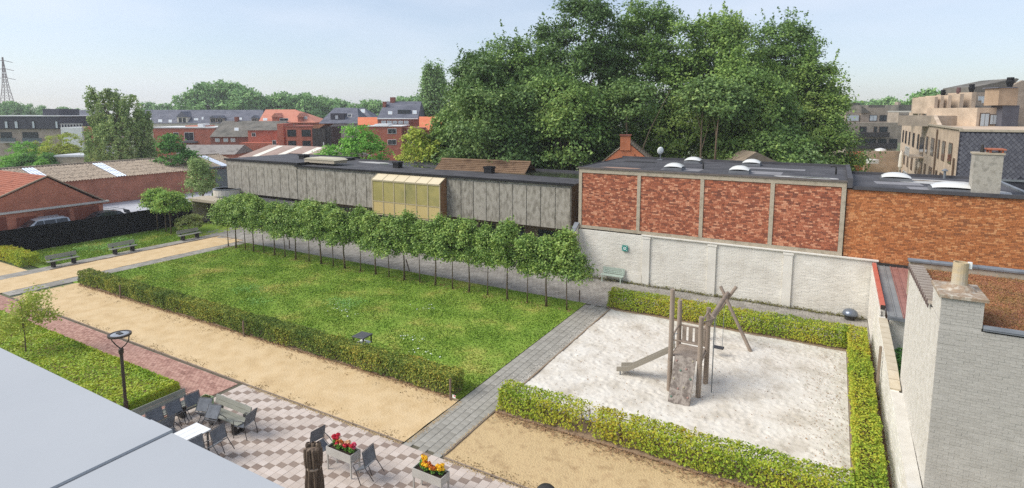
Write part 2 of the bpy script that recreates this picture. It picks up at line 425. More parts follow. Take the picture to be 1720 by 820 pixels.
# ------------------------------------------------------------------ slab paths
bed = sheet('paved_path', -11.95, -10.30, 13.55, 29.6, -0.03, m_joint)
sl = MB().slab(-.149, .149, -.149, .149, -.06, 0, .008)
slab_me = [sl.mesh('slab', m_slab)]
cells = []
for i in range(5):
    for j in range(54):
        y = 13.70 + j * .305 + (i % 2) * .152
        if y < 29.5: cells.append((-11.75 + i * .307, y))
cells.sort(key=lambda p: p[1])
for k, (x, y) in enumerate(cells[:300]):
    o = link_mesh('slab', slab_me[0], None, bed, (x, y, random.uniform(-.004, .004)))
    o.rotation_euler = (random.uniform(-.006, .006), random.uniform(-.006, .006), random.uniform(-.008, .008))
def slabs_stuff(name, x0, x1, y0, y1, step, parent, m, bond=True, step_y=None):
    mb = MB(); step_y = step_y or step; i = 0
    y = y0
    while y + step_y <= y1 + .01:
        x = x0 - (step / 2 if (bond and i % 2) else 0)
        while x < x1:
            a, b = max(x, x0), min(x + step, x1)
            if b - a > .05:
                z = random.uniform(-.004, .004); mb.slab(a + .004, b - .004, y + .004, y + step_y - .004, -.05, z, .007)
            x += step
        y += step_y; i += 1
    return tag(mb.build(name, m, parent), kind='stuff')
pas = sheet('paved_passage', -56, 2.1, 29.58, 36.0, -.028, m_joint)
slabs_stuff('far_slabs', -11.93, 2.1, 29.62, 34.74, .305, pas, m_slab_i)
slabs_stuff('far_slabs', -50, -11.93, 29.62, 35.9, .305, pas, m_slab_i)
lp = sheet('paved_path', -43.78, -42.62, 13.7, 29.58, -.027, m_joint)
slabs_stuff('far_slabs', -43.76, -42.62, 13.7, 29.58, .29, lp, m_slab_i)
bp_ = sheet('paved_path', -48.5, -47.2, 12.4, 29.9, -.026, m_joint)
slabs_stuff('far_slabs', -48.48, -47.22, 13.0, 29.9, .305, bp_, m_slab_i)
# ------------------------------------------------------------------ red paver path, terrace
rp_ = sheet('red_paver_path', -62, -20.52, 8.0, 13.58, -.024, m_joint)
slabs_stuff('red_pavers', -46, -20.53, 12.02, 13.50, .21, rp_, m_redpaver, step_y=.105)
slabs_stuff('red_pavers', -22.0, -20.53, 8.0, 12.02, .21, rp_, m_redpaver, step_y=.105)
ter = sheet('terrace', -20.51, -3.0, 7.0, 13.58, -.022, m_joint)
mk = MB().slab(-.148, .148, -.108, .108, -.05, 0, .006)
pav_l, pav_d = mk.mesh('light_paver', m_light_paver), mk.mesh('dark_paver', m_dark_paver)
lights, darks = [], []
for i in range(-8, 60):
    for j in range(-28, 2):
        x, y = -18.36 + i * .3, 13.21 + j * .22
        if x < -20.36 or y > 13.5 or x > -3.2: continue
        (darks if (i - j) % 4 == 0 else lights).append((x, y))
def seen(p):
    v = Vector((p[0], p[1], -CAM_H)); w = v.dot(CFV); px = 860 + 950 * v.dot(CRV) / w; py = 305 - 950 * v.dot(CUV) / w
    return py < 840 and px > 60 and py > 580 + .53 * px - 25
vis_d = [p for p in darks if seen(p)]; vis_l = sorted([p for p in lights if seen(p)], key=lambda p: p[1])
for p in vis_d[:300]:
    link_mesh('dark_paver', pav_d, None, ter, (p[0], p[1], random.uniform(-.003, .003)))
for p in vis_l[:300]:
    link_mesh('light_paver', pav_l, None, ter, (p[0], p[1], random.uniform(-.003, .003)))
for nm, rest, m in (('far_light_pavers', vis_l[300:] + [p for p in lights if not seen(p)], m_light_paver_i), ('far_dark_pavers', vis_d[300:] + [p for p in darks if not seen(p)], m_dark_paver)):
    mb = MB()
    for x, y in rest: mb.slab(x - .148, x + .148, y - .108, y + .108, -.05, random.uniform(-.003, .003), .006)
    tag(mb.build(nm, m, ter), kind='stuff')
# dark kerb between terrace / red path and gravel
m_kerb = M('kerb', [(128, 112, 98), (150, 134, 118)], 3, bump=.3)
struct('kerb', MB().slab(-42.2, -11.97, 13.60, 13.65, -.1, .02, .008), m_kerb)
struct('kerb', MB().slab(-10.28, -2.0, 13.60, 13.65, -.1, .02, .008), m_kerb)
struct('kerb', MB().slab(-10.325, -10.285, 13.66, 17.6, -.1, .04, .008), m_kerb)
struct('kerb', MB().slab(-47.26, -47.20, 17.5, 30.06, -.1, .05, .008), m_kerb)
struct('kerb', MB().slab(-47.20, -43.8, 30.0, 30.06, -.1, .05, .008), m_kerb)
# ------------------------------------------------------------------ grass blades, clover
def blades(name, x0, x1, y0, y1, n, h, label, keep=None):
    c = np.stack([rng.uniform(x0, x1, n), rng.uniform(y0, y1, n), np.zeros(n)], 1)
    if keep is not None: c = c[keep(c)]
    n = len(c); a = rng.uniform(0, 6.28, n); w = rng.uniform(.02, .045, n)
    # mowing leaves clumps: taller and shorter drifts
    hh = h * (0.65 + .5 * np.sin(c[:, 0] * 1.3 + 2 * np.sin(c[:, 1] * .9)) * np.sin(c[:, 1] * 1.7 + c[:, 0] * .4) * .6 + rng.uniform(-.25, .45, n))
    hh = np.maximum(hh, .015)
    dx = np.stack([np.cos(a) * w, np.sin(a) * w, np.zeros(n)], 1)
    tip = np.stack([rng.normal(0, .035, n), rng.normal(0, .035, n), hh], 1)
    v = np.stack([c - dx, c + dx, c + tip], axis=1)
    o = link_mesh(name, fast_mesh(name, v, 3, m_grass)); tag(o, label, 'grass', kind='stuff')
    return o
blades('lawn_grass', -42.6, -11.95, 17.4, 29.6, 150000, .055, 'short patchy green grass of the large lawn')
blades('rough_grass', -54.9, -48.5, 17.9, 30.0, 26000, .08, 'short grass between the benches and the black fence')
blades('verge_grass', -12.9, -11.95, 16.9, 18.2, 1500, .07, 'grass at the hedge end beside the grey slab path')
n = 90
cl = np.array([[-24.2, 22.6], [-17.2, 20.6], [-23.0, 21.6], [-19.6, 24.4], [-16.0, 19.4]])[rng.integers(0, 5, n)] + rng.normal(0, .35, (n, 2)) * np.array([1.4, .8])
c = np.concatenate([cl, rng.uniform(.05, .09, (n, 1))], 1)
m_clover = M('clover_white', [(226, 230, 220), (206, 216, 204)], 4, island=.8)
tag(link_mesh('clover_flowers', fast_mesh('clover_flowers', leaves(c, .075, np.array([0, 0, 1.]), .3, .9), 4, m_clover)), 'small white clover flowers dotted over the lawn', 'flowers', kind='stuff')
# darker weed tufts in the lawn and weeds at the foot of the white wall
m_weed = M('weed_leaf', [(70, 104, 54), (98, 130, 66), (130, 146, 80)], 3, island=.7, trans=.2)
def tufts(name, pts, per, sig, size, h, label, m=m_weed):
    p = np.repeat(np.array(pts, float), per, axis=0)
    c = np.concatenate([p + rng.normal(0, 1, (len(p), 2)) * sig, np.abs(rng.normal(h * .5, h * .4, (len(p), 1)))], 1)
    tag(link_mesh(name, fast_mesh(name, leaves(c, size, np.array([0, 0, .8]), .7), 4, m)), label, 'weeds', kind='stuff')
tufts('weed_patch', [(-24.6, 22.7), (-24.0, 22.9), (-23.5, 22.5), (-31.5, 21.4), (-30.8, 21.8), (-28.6, 20.4)], 180, .42, .09, .12, 'darker weed patches growing in the lawn')
tufts('wall_weeds', [(x, 34.6 + random.uniform(-.15, .05)) for x in np.arange(-14, 2, .18)], 26, .12, .08, .12, 'weeds and moss along the foot of the white wall', M('dry_weed', [(96, 92, 52), (120, 120, 62), (110, 84, 60)], 3, island=.7))
tufts('fence_weeds', [(-50.6, 22.4), (-51.4, 23.2), (-52, 21.6), (-50.8, 24.4), (-52.6, 24.8)], 220, .5, .12, .25, 'pale weeds in the grass behind the middle bench')
tufts('gravel_weeds', [(random.uniform(-41, -12), 16.45 + abs(random.gauss(0, .12)) * -1) for _ in range(60)] + [(random.uniform(-42, -12), 13.72 + abs(random.gauss(0, .06))) for _ in range(110)]
      + [(random.uniform(-10, -3), 13.75) for _ in range(40)], 10, .12, .05, .03, 'sparse dry weeds along the edges of the gravel paths', M('dry_weed2', [(130, 120, 70), (120, 92, 62), (150, 130, 84)], 3, island=.7))
n = 2600
c = np.concatenate([np.stack([rng.uniform(-41.5, -12.2, n), 16.88 - np.abs(rng.normal(0, .12, n)), np.full(n, .05)], 1),
                    np.stack([rng.uniform(-10.2, 2, 1800), 16.80 - np.abs(rng.normal(0, .24, 1800)), np.full(1800, .055)], 1),
                    np.stack([rng.uniform(1.8, 2.1, 900), rng.uniform(17.5, 30, 900), np.full(900, .05)], 1)])
tag(link_mesh('hedge_leaf_litter', fast_mesh('hedge_leaf_litter', leaves(c, .07, np.array([0, 0, 1.]), .35), 4, m_litter)), 'brown leaf litter on the soil along the hedges', 'leaf litter', kind='stuff')

# sand and gravel carried onto the slabs and terrace edge
def spill(name, label, xs, ys, m, size, z=.008):
    c = np.stack([xs, ys, np.full(len(xs), z)], 1)
    tag(link_mesh(name, fast_mesh(name, leaves(c, size, np.array([0, 0, 1.]), .12, .8), 4, m)), label, 'sand', kind='stuff')
spill('spilled_sand', 'white sand trodden onto the grey slab path', np.concatenate([-10.42 - np.abs(rng.normal(0, .22, 1500)), rng.uniform(-11.7, -10.5, 160)]), np.concatenate([rng.uniform(18, 29, 1500), rng.normal(19.2, 1.6, 160)]), m_sand, .045)
spill('spilled_gravel', 'tan gravel strewn along the edges of the slab path and terrace', np.concatenate([-11.88 + np.abs(rng.normal(0, .08, 500)), rng.uniform(-20, -12, 1300), rng.uniform(-10.2, -5, 700), -10.36 - np.abs(rng.normal(0, .06, 260))]),
      np.concatenate([rng.uniform(13.7, 16.8, 500), 13.58 - np.abs(rng.normal(0, .07, 1300)), 13.58 - np.abs(rng.normal(0, .08, 700)), rng.uniform(13.7, 16.6, 260)]), m_gravel2, .035)
# ------------------------------------------------------------------ hedges
def hedge(label, x0, x1, y0, y1, h, m, per_m2=330, thin=None, size=.085):
    cx, cy = (x0 + x1) / 2, (y0 + y1) / 2
    root = empty('hedge', label, 'hedge', (cx, cy, .04), 0, 'clipped hedges')
    lx, ly = (x1 - x0) / 2, (y1 - y0) / 2
    def wob(p):   # uneven clipped outline, the same from every side
        return .035 * np.sin(p[:, 0] * 2.1 + 3 * np.sin(p[:, 1] * 1.3)) + .03 * np.sin(p[:, 1] * 2.9 + p[:, 2] * 4 + p[:, 0] * .7) + .025 * np.sin(p[:, 0] * 6.3 + p[:, 2] * 5)
    cs, bs = [], []
    def face(n, fn, nor):
        n = int(n * per_m2); a, b = rng.uniform(-1, 1, n), rng.uniform(-1, 1, n)
        d = np.abs(rng.normal(0, .075, n)); p = fn(a, b) - np.array(nor) * d[:, None]
        p = p + np.array(nor) * (wob(p)[:, None] + rng.normal(0, .02, (n, 1)))
        cs.append(p); bs.append(np.tile(np.array(nor, float) * .9 + np.array([0, 0, .35]), (n, 1)))
    face(4 * lx * ly, lambda a, b: np.stack([a * lx, b * ly, np.full(len(a), h)], 1), (0, 0, 1))
    for s in (-1, 1):
        face(2 * lx * h, lambda a, b: np.stack([a * lx, np.full(len(a), s * ly), .06 + (b * .5 + .5) * (h - .06)], 1), (0, s, 0))
        face(2 * ly * h, lambda a, b: np.stack([np.full(len(a), s * lx), a * ly, .06 + (b * .5 + .5) * (h - .06)], 1), (s, 0, 0))
    nv = int(4 * lx * ly * h * 200)   # leaves inside
    cs.append(np.stack([rng.uniform(-lx, lx, nv), rng.uniform(-ly, ly, nv), rng.uniform(.1, h, nv)], 1)); bs.append(np.tile([0, 0, .5], (nv, 1)))
    # stray shoots above the clipped top
    k = int(lx * 2 * 5); q = np.stack([rng.uniform(-lx, lx, k), rng.uniform(-ly, ly, k), np.full(k, h)], 1); q = np.repeat(q, 5, 0)
    q[:, 2] += rng.uniform(0, .12, len(q)); q[:, :2] += rng.normal(0, .025, (len(q), 2)); cs.append(q); bs.append(np.tile([0, 0, .3], (len(q), 1)))
    c, b = np.concatenate(cs), np.concatenate(bs)
    if thin is not None: k = thin(c + np.array([cx, cy, 0])); c, b = c[k], b[k]
    link_mesh('foliage', fast_mesh('foliage', leaves(c, size, b, .5), 4, m), None, root)
    # stems and twigs inside
    mb = MB(); step = .3; x = -lx + .12 if lx > ly else -ly + .12; L = max(lx, ly)
    while x < L - .1:
        for k in range(2):
            p = (x + random.uniform(-.08, .08), random.uniform(-.2, .2)); p = p if lx > ly else (p[1], p[0])
            t = (p[0] + random.uniform(-.15, .15), p[1] + random.uniform(-.15, .15))
            mb.tube([(*p, -.02), ((p[0] + t[0]) / 2 + .03, (p[1] + t[1]) / 2, h * .45), (*t, h * .85)], [.018, .014, .006], 5, cap=False)
            for _ in range(3):
                z = random.uniform(.2, .7) * h; e = (t[0] + random.uniform(-.3, .3), t[1] + random.uniform(-.3, .3))
                e = (max(-lx + .05, min(lx - .05, e[0])), max(-ly + .05, min(ly - .05, e[1])))
                mb.tube([((p[0] + t[0]) / 2, (p[1] + t[1]) / 2, z), (*e, min(z + .25, h - .08))], [.008, .004], 4, cap=False)
        x += step
    mb.build('stems', m_twig, root)
    return root
hedge('long dark clipped hedge between the lawn and the yellow gravel path', -41.75, -12.25, 16.85, 17.6, .84, m_hedge_dark, 640)
def thin2(p):   # the dry, see-through stretch
    g = (np.exp(-((p[:, 0] + 6.75) / .24) ** 2) * .80 + np.exp(-((p[:, 0] + 5.55) / .12) ** 2) * .75 + np.exp(-((p[:, 0] + 7.4) / .9) ** 2) * .30)
    return rng.uniform(0, 1, len(p)) > g * (p[:, 2] > .0)
hedge('yellowing hedge with a sparse see-through gap along the near side of the sand', -10.25, 1.05, 16.85, 17.75, .84, m_hedge, 560, thin2)
hedge('narrow hedge along the right side of the sand beside the white side wall', 1.1, 1.85, 16.9, 30.55, .9, m_hedge, 520)
hedge('hedge at the back of the sand in front of the white wall', -10.6, 1.05, 29.45, 30.4, .92, m_hedge, 560)
hedge('short hedge at the foot of the black fence left of the benches', -54.3, -49.4, 16.7, 17.8, .85, m_hedge, 260, size=.11)
# low ground-cover bed
m_cover = M('ground_cover_leaf', [(190, 190, 68), (158, 168, 54), (118, 140, 46), (84, 108, 38)], .8, island=.45, trans=.25, rough=.5)
sheet('planting_bed', -60, -22.05, 4.0, 12.0, -.01, m_soil)
n = 85000
c = np.stack([rng.uniform(-48, -22.05, n), rng.uniform(5.5, 12.0, n), np.zeros(n)], 1)
c[:, 2] = .30 + .07 * np.sin(c[:, 0] * 2.2 + 2 * np.sin(c[:, 1] * 1.6)) * np.sin(c[:, 1] * 2.6 + c[:, 0]) - np.abs(rng.normal(0, .07, n))
c2 = np.stack([-22.05 - np.abs(rng.normal(0, .05, 3500)), rng.uniform(8, 12.0, 3500), rng.uniform(.02, .34, 3500)], 1)
c3 = np.stack([rng.uniform(-48, -22.05, 9000), 12.0 - np.abs(rng.normal(0, .05, 9000)), rng.uniform(.02, .34, 9000)], 1)
b = np.concatenate([np.tile([0, 0, 1.], (n, 1)), np.tile([1., 0, .3], (3500, 1)), np.tile([0, 1., .3], (9000, 1))])
tag(link_mesh('ground_cover', fast_mesh('ground_cover', leaves(np.concatenate([c, c2, c3]), .105, b, .5), 4, m_cover)), 'bright green low ground cover filling the bed by the red path', 'ground cover', kind='stuff')
# ------------------------------------------------------------------ trees
def tree(name, label, cat, loc, blobs, clumps, per, size, spread, m, r0, th, group=None, seed=None, limbs=10, inner=.55, flat=.55, bark=m_bark, lean=(0, 0), frac=.35, updir=.5, rz=0.0, shoot=None):
    r = np.random.default_rng(seed if seed is not None else int(rng.integers(1e6)))
    root = empty(name, label, cat, loc, rz, group)
    q, cc = crown(blobs, clumps, per, size, spread, r, inner, flat, updir)
    if shoot: q = np.concatenate([q, shoots(cc[cc[:, 2] > np.quantile(cc[:, 2], .55)], shoot[0], shoot[1], shoot[2], size, r)])
    link_mesh('crown', fast_mesh('crown', q, 4, m), None, root)
    tips = cc[r.choice(len(cc), min(limbs, len(cc)), replace=False)]
    limb_mesh((0, 0, -.05), [Vector(t) * .92 for t in tips], r0, th, r, lean=lean, frac=frac).build('trunk', bark, root, smooth=True)
    return root
# row of slender clipped trees along the lawn
m_lime = M('row_tree_leaf', [(172, 178, 94), (112, 130, 64), (78, 100, 48), (50, 72, 36)], 1.2, island=.5, trans=.2, rough=.5)
TX = [-42.82, -41.8, -40.62, -39.5, -38.25, -37.0, -35.85, -34.6, -33.2, -31.95, -30.72, -29.5, -28.05, -26.65, -25.42, -24.07, -22.85, -21.54, -20.22, -18.98, -17.66, -16.25, -14.95, -13.7, -12.42]
protos = []
for k in range(6):
    r = np.random.default_rng(100 + k)
    bl = [(r.normal(0, .07), r.normal(0, .07), 2.85, .84, .82, 1.2), (r.normal(0, .14), r.normal(0, .14), 3.65 + r.normal(0, .1), .56, .54, .72), (r.normal(0, .18), r.normal(0, .18), 2.2, .78, .76, .55), (r.normal(0, .4), r.normal(0, .4), 2.9 + r.normal(0, .4), .5, .5, .5)]
    q, cc = crown(bl, 210, 36, .135, .14, r, .4, .85, .35)
    q = np.concatenate([q, shoots(cc[cc[:, 2] > 2.9], 34, .42, 16, .12, r)])
    protos.append((fast_mesh('crown', q, 4, m_lime), cc))
trunk_me = []
for k in range(6):
    r = np.random.default_rng(200 + k); cc = protos[k][1]
    trunk_me.append(limb_mesh((0, 0, -.05), [Vector(t) * .95 for t in cc[r.choice(len(cc), 9, replace=False)]], .058 if k % 2 else .036, 3.3, r, frac=.55, n=7).mesh('trunk', m_bark, True))
for i, x in enumerate(TX):
    k = (i % 2) + 2 * int(rng.integers(0, 3))
    root = empty('row_tree', f'slender clipped leafy tree in the row along the lawn, {ORD[i]} from the benches', 'tree', (x, 28.0 + rng.normal(0, .04), 0), rng.uniform(0, 6.28), 'clipped trees in the row along the lawn')
    s = rng.uniform(.9, 1.1); root.scale = (s * 1.10, s * 1.10, rng.uniform(.93, 1.06)); root.rotation_euler = (rng.normal(0, .018), rng.normal(0, .018), rng.uniform(0, 6.28))
    link_mesh('crown', protos[k][0], None, root); link_mesh('trunk', trunk_me[k], None, root)
tufts('tree_base_soil', [(x + random.uniform(-.4, .4), 28 + random.uniform(-.3, .3)) for x in TX for _ in range(3)], 22, .18, .08, .03, 'dry brown grass around the trunks of the tree row', M('dry_grass', [(176, 148, 104), (150, 118, 84), (190, 166, 116)], 3, island=.7))
# small trees by the black fence
m_small = M('small_tree_leaf', [(176, 178, 96), (128, 146, 70), (90, 116, 54), (70, 96, 46)], .9, island=.5, trans=.2)
for i, (x, y, h, lab) in enumerate([(-54.2, 28.6, 3.9, 'leftmost young tree beside the black fence behind the third bench'), (-53.0, 28.7, 3.6, 'second young tree from the left beside the black fence'),
                            (-51.7, 28.4, 3.7, 'young tree nearest the third bench, beside the flowering shrub'), (-52.6, 29.6, 3.4, 'young tree at the back of the cluster by the black fence')]):
    tree('young_tree', lab, 'tree', (x, y, 0), [(0, 0, h * .72, 1.15, 1.1, h * .28), (.3, -.2, h * .9, .7, .7, .5)], 110, 34, .2, .2, m_small, .06, h * .8, 'young trees by the black fence', 300 + i, inner=.4)
m_shrub = M('pale_shrub_leaf', [(196, 188, 140), (150, 152, 92), (112, 124, 66), (150, 120, 90)], 1.2, island=.6, trans=.2)
tree('flowering_shrub', 'pale feathery shrub behind the third bench', 'shrub', (-51.0, 29.6, 0), [(0, 0, .8, 1.1, .9, .8), (.6, .3, 1.2, .6, .6, .6)], 70, 34, .16, .16, m_shrub, .03, 1.0, seed=333)
# little tree in the ground-cover bed
m_bedtree = M('bed_tree_leaf', [(172, 168, 84), (140, 148, 70), (104, 124, 56)], 1.5, island=.6, trans=.3)
tree('ornamental_tree', 'thin airy young tree in the bright green ground-cover bed', 'tree', (-31.3, 10.4, 0), [(0, 0, 1.7, .95, .95, .95), (.35, .5, 2.5, .5, .5, .6), (-.3, .4, 2.2, .5, .5, .5), (.9, .6, 1.9, .4, .4, .4)], 95, 26, .12, .16, m_bedtree, .035, 2.6, seed=341, inner=.2, limbs=26, flat=.8)
# big trees behind the roofs
m_big = [M('big_tree_leaf', [(132, 144, 78), (92, 112, 56), (66, 88, 44), (48, 68, 36)], .12, island=.45, trans=.22, rough=.5),
         M('big_tree_leaf_light', [(142, 152, 82), (104, 122, 60), (76, 98, 48), (56, 76, 38)], .12, island=.45, trans=.22, rough=.5),
         M('big_tree_leaf_dark', [(112, 126, 70), (78, 98, 52), (56, 76, 40), (42, 60, 32)], .12, island=.45, trans=.22, rough=.5)]
def big_tree(label, px, w, ytop, rad, mi, seed, low=1.5, clumps=430, per=110, lift=None, size=.29, group='tall trees behind the flat roofs'):
    r = np.random.default_rng(seed)
    p = at(px, 188, w); top = at(px, ytop, w).z
    H = top - low; cz = low + H * .5
    bl = [(0, 0, cz - H * .05, rad, rad * .9, H * .42), (r.normal(0, 1), r.normal(0, 1), low + H * .76, rad * .66, rad * .66, H * .25),
          (r.normal(0, rad * .4), r.normal(0, rad * .4), low + H * .3, rad * .95, rad * .9, H * .26)]
    for k in range(9):   # big boughs break up the outline
        a = r.uniform(0, 6.28); z = r.uniform(.35, .93); q = rad * (1.02 - .55 * max(0, z - .4) / .6)
        bl.append((q * math.cos(a) * .8, q * math.sin(a) * .8, low + H * z, rad * .30, rad * .30, H * .09))
    return tree('tall_tree', label, 'tree', (p.x, p.y, 0), bl, clumps, per, size, .50, m_big[mi], .34, H * .75, group, seed, limbs=22, inner=.5, flat=.55, shoot=(70, 2.0, 26), lean=(r.normal(0, .5), r.normal(0, .5)))
big_tree('shorter tall tree at the left end of the dark tree group', 812, 58, 92, 4.2, 2, 401)
big_tree('rounded dark tree second from the left in the tall group', 875, 62, 62, 6.2, 0, 402)
big_tree('tallest tree left of centre with feathery top shoots', 962, 60, -4, 6.4, 2, 403, clumps=500)
big_tree('tall tree behind the small orange gable, top reaching out of the picture', 1075, 63, -2, 6.0, 0, 404, clumps=500)
big_tree('lighter green tall tree right of centre with visible trunks', 1195, 59, 22, 6.6, 1, 405, clumps=500, low=2.2)
big_tree('tall tree with rusty brown top twigs on the right of the group', 1285, 65, 36, 5.8, 0, 406)
big_tree('shorter tree at the right end of the tall group beside the flats', 1356, 61, 104, 4.0, 1, 407)
big_tree('broad low dark tree filling the front of the group on the left', 838, 53, 150, 4.6, 2, 408, low=.8)
big_tree('dark tree filling the front of the group behind the grey flat roof', 955, 54, 130, 5.2, 0, 409, low=.8)
big_tree('leafy lower tree standing before the tall right-hand trunks', 1265, 55, 120, 4.6, 0, 410, low=2.5)
for k, (px, w, lab) in enumerate([(1063, 52, 'slim ivy-clad bare trunk right of the small orange gable'), (1180, 51, 'slim ivy-clad trunk before the lighter tall tree'), (1196, 50.5, 'bare leaning trunk beside the ivy-clad one')]):
    p = at(px, 188, w); root = empty('tree_trunk', lab, 'tree', (p.x, p.y, 0)); r = np.random.default_rng(430 + k)
    limb_mesh((0, 0, -.05), [(r.normal(0, 1.2), r.normal(0, 1.2), 10 + r.uniform(0, 3)) for _ in range(2)], .2, 11, r, lean=(.6 * (k - 1), 0)).build('trunk', M('pale_bark', [(130, 112, 92), (104, 90, 72)], 3), root, smooth=True)
    q, cc = crown([(.6 * (k - 1), 1.0, 11.5, 2.6, 2.6, 2.2)], 60, 60, .29, .6, r); link_mesh('crown', fast_mesh('crown', q, 4, m_big[2]), None, root)
    if k < 2:
        a = r.uniform(0, 6.28, 900); z = r.uniform(0, 6.5, 900); c = np.stack([np.cos(a) * .26, np.sin(a) * .26, z], 1)
        link_mesh('ivy', fast_mesh('ivy', leaves(c, .2, np.stack([np.cos(a), np.sin(a), a * 0], 1), .4), 4, m_big[0]), None, root)
def mid_tree(name, label, px, w, ytop, rx, m, seed, low=.6, clumps=150, per=40, size=.3, spread=.3, cat='tree', r0=.16, flat=.5, inner=.5, updir=.5, group=None):
    p = at(px, 188, w); top = at(px, ytop, w).z; H = top - low
    r = np.random.default_rng(seed)
    bl = [(0, 0, low + H * .45, rx, rx * .9, H * .45), (r.normal(0, rx * .3), r.normal(0, rx * .3), low + H * .78, rx * .6, rx * .6, H * .22), (r.normal(0, rx * .5), r.normal(0, rx * .5), low + H * .4, rx * .7, rx * .7, H * .3)]
    return tree(name, label, cat, (p.x, p.y, 0), bl, clumps, per, size, spread, m, r0, H * .7, group, seed, flat=flat, inner=inner, updir=updir)
m_yell = M('yellowish_leaf', [(178, 172, 78), (138, 148, 62), (100, 122, 50)], .3, island=.5, trans=.25)
m_olive = M('weeping_leaf', [(150, 150, 100), (114, 126, 78), (86, 104, 60), (62, 80, 48)], .25, island=.5, trans=.2)
m_fresh = M('fresh_leaf', [(136, 166, 78), (96, 136, 56), (66, 106, 44)], .3, island=.5, trans=.25)
m_deep = M('deep_leaf', [(96, 128, 60), (62, 96, 44), (44, 74, 34)], .3, island=.5, trans=.2)
mid_tree('bush', 'yellow-green bush at the left foot of the tall trees', 716, 56, 210, 2.2, m_yell, 441, clumps=140)
mid_tree('bush', 'dark green bush between the yellow-green bush and the tall trees', 752, 57, 178, 2.5, m_big[0], 448, clumps=190, per=60)
mid_tree('leafy_tree', 'bright leafy tree between the brick blocks beyond the grey roof', 606, 66, 207, 3.4, m_fresh, 442, clumps=230)
mid_tree('leafy_tree', 'small yellowish tree beside the dark-roofed brick house', 676, 76, 246, 1.1, m_yell, 443, clumps=50)
mid_tree('bush', 'pale silvery bush at the right foot of the tall trees', 1369, 50, 247, 1.6, M('silver_leaf', [(190, 202, 150), (150, 172, 112), (112, 140, 84)], .5, island=.5, trans=.2), 444, clumps=100, size=.24)
mid_tree('bush', 'dark bush on the left under the tall birch', 282, 78, 222, 2.4, m_deep, 445, clumps=130)
mid_tree('bush', 'leafy bush climbing over the end of the long brick warehouse', 331, 64, 262, 1.75, M('grey_leaf', [(140, 150, 104), (98, 114, 66), (72, 90, 50)], .5, island=.5, trans=.2), 446, clumps=120, size=.26, low=.5)
# hanging birch on the left
p = at(196, 188, 82)
rb = np.random.default_rng(450)
root = empty('birch_tree', 'large drooping birch with hanging twigs behind the warehouse roof', 'tree', (p.x, p.y, 0), YAW)
cl = []
q, cc = crown([(0, 0, 6.4, 4.3, 4.0, 5.0), (-3.5, 0, 12.4, .8, .8, 2.2), (-.9, 0, 12.6, 1.5, 1.5, 2.0), (1.7, 0, 11.9, 1.5, 1.4, 2.0), (3.6, 0, 9.6, 1.3, 1.3, 2.2), (-3.2, 0, 8.6, 1.3, 1.3, 2.6), (4.0, 0, 5.0, 1.2, 1.2, 3.0), (-4.0, 0, 4.6, 1.0, 1.0, 2.6)], 420, 1, .1, .1, rb, .5)
for a in cc:
    L = rb.uniform(.8, 3.2); n = 60
    t = rb.uniform(0, 1, n); d = rb.normal(0, .22, (n, 2)) * (1 - .4 * t[:, None])
    cl.append(np.stack([a[0] + d[:, 0], a[1] + d[:, 1], np.maximum(a[2] - t * L + .2, .3)], 1))
cl = np.concatenate(cl)
link_mesh('crown', fast_mesh('crown', leaves(cl, .32, np.array([0, 0, .1]), .9, r=rb), 4, m_olive), None, root)
limb_mesh((0, 0, 0), [Vector(t) for t in cc[:26]], .28, 12.5, rb).build('trunk', m_bark, root, smooth=True)
# shrubs on the left edge
for k, (px, w, yt, rx, m, lab) in enumerate([(88, 92, 222, 4.6, m_yell, 'wide yellow-green shrub below the dark modern block'), (45, 92, 236, 3.2, m_fresh, 'green shrub left of the wide yellow-green one'),
        (40, 84, 257, 1.7, m_deep, 'clipped dark round bush, left one of two'), (76, 84, 257, 1.7, m_deep, 'clipped dark round bush, right one of two'),
        (8, 85, 258, 1.8, m_fresh, 'light bush at the left edge of the picture'), (60, 82, 268, 1.0, m_fresh, 'small pale bush between the two round ones'), (112, 94, 240, 2.6, m_yell, 'yellowish shrub before the white block')]):
    mid_tree('shrub', lab, px, w, yt, rx, m, 460 + k, low=.3, clumps=150, per=36, size=.24, spread=.22, cat='shrub', inner=.75 if 'round' in lab else .5)
# poplars
for px, yt, lab, s in ((722, 106, 'left taller one of the two slim poplars', 1.7), (738, 110, 'right slimmer one of the two poplars', 1.25)):
    p = at(px, 188, 120); top = at(px, yt, 120).z
    tree('poplar_tree', lab, 'tree', (p.x, p.y, 0), [(0, 0, 7 + (top - 8) * .35, s * 1.25, s * 1.25, (top - 4) * .42), (0, 0, top - 5, s * .75, s * .75, 5)], 230, 30, .5, .4,
         M('poplar_leaf', [(128, 146, 96), (96, 118, 72), (74, 96, 58)], .3, island=.5, trans=.2), .3, top * .85, 'poplars', 470 + px, flat=1.5)
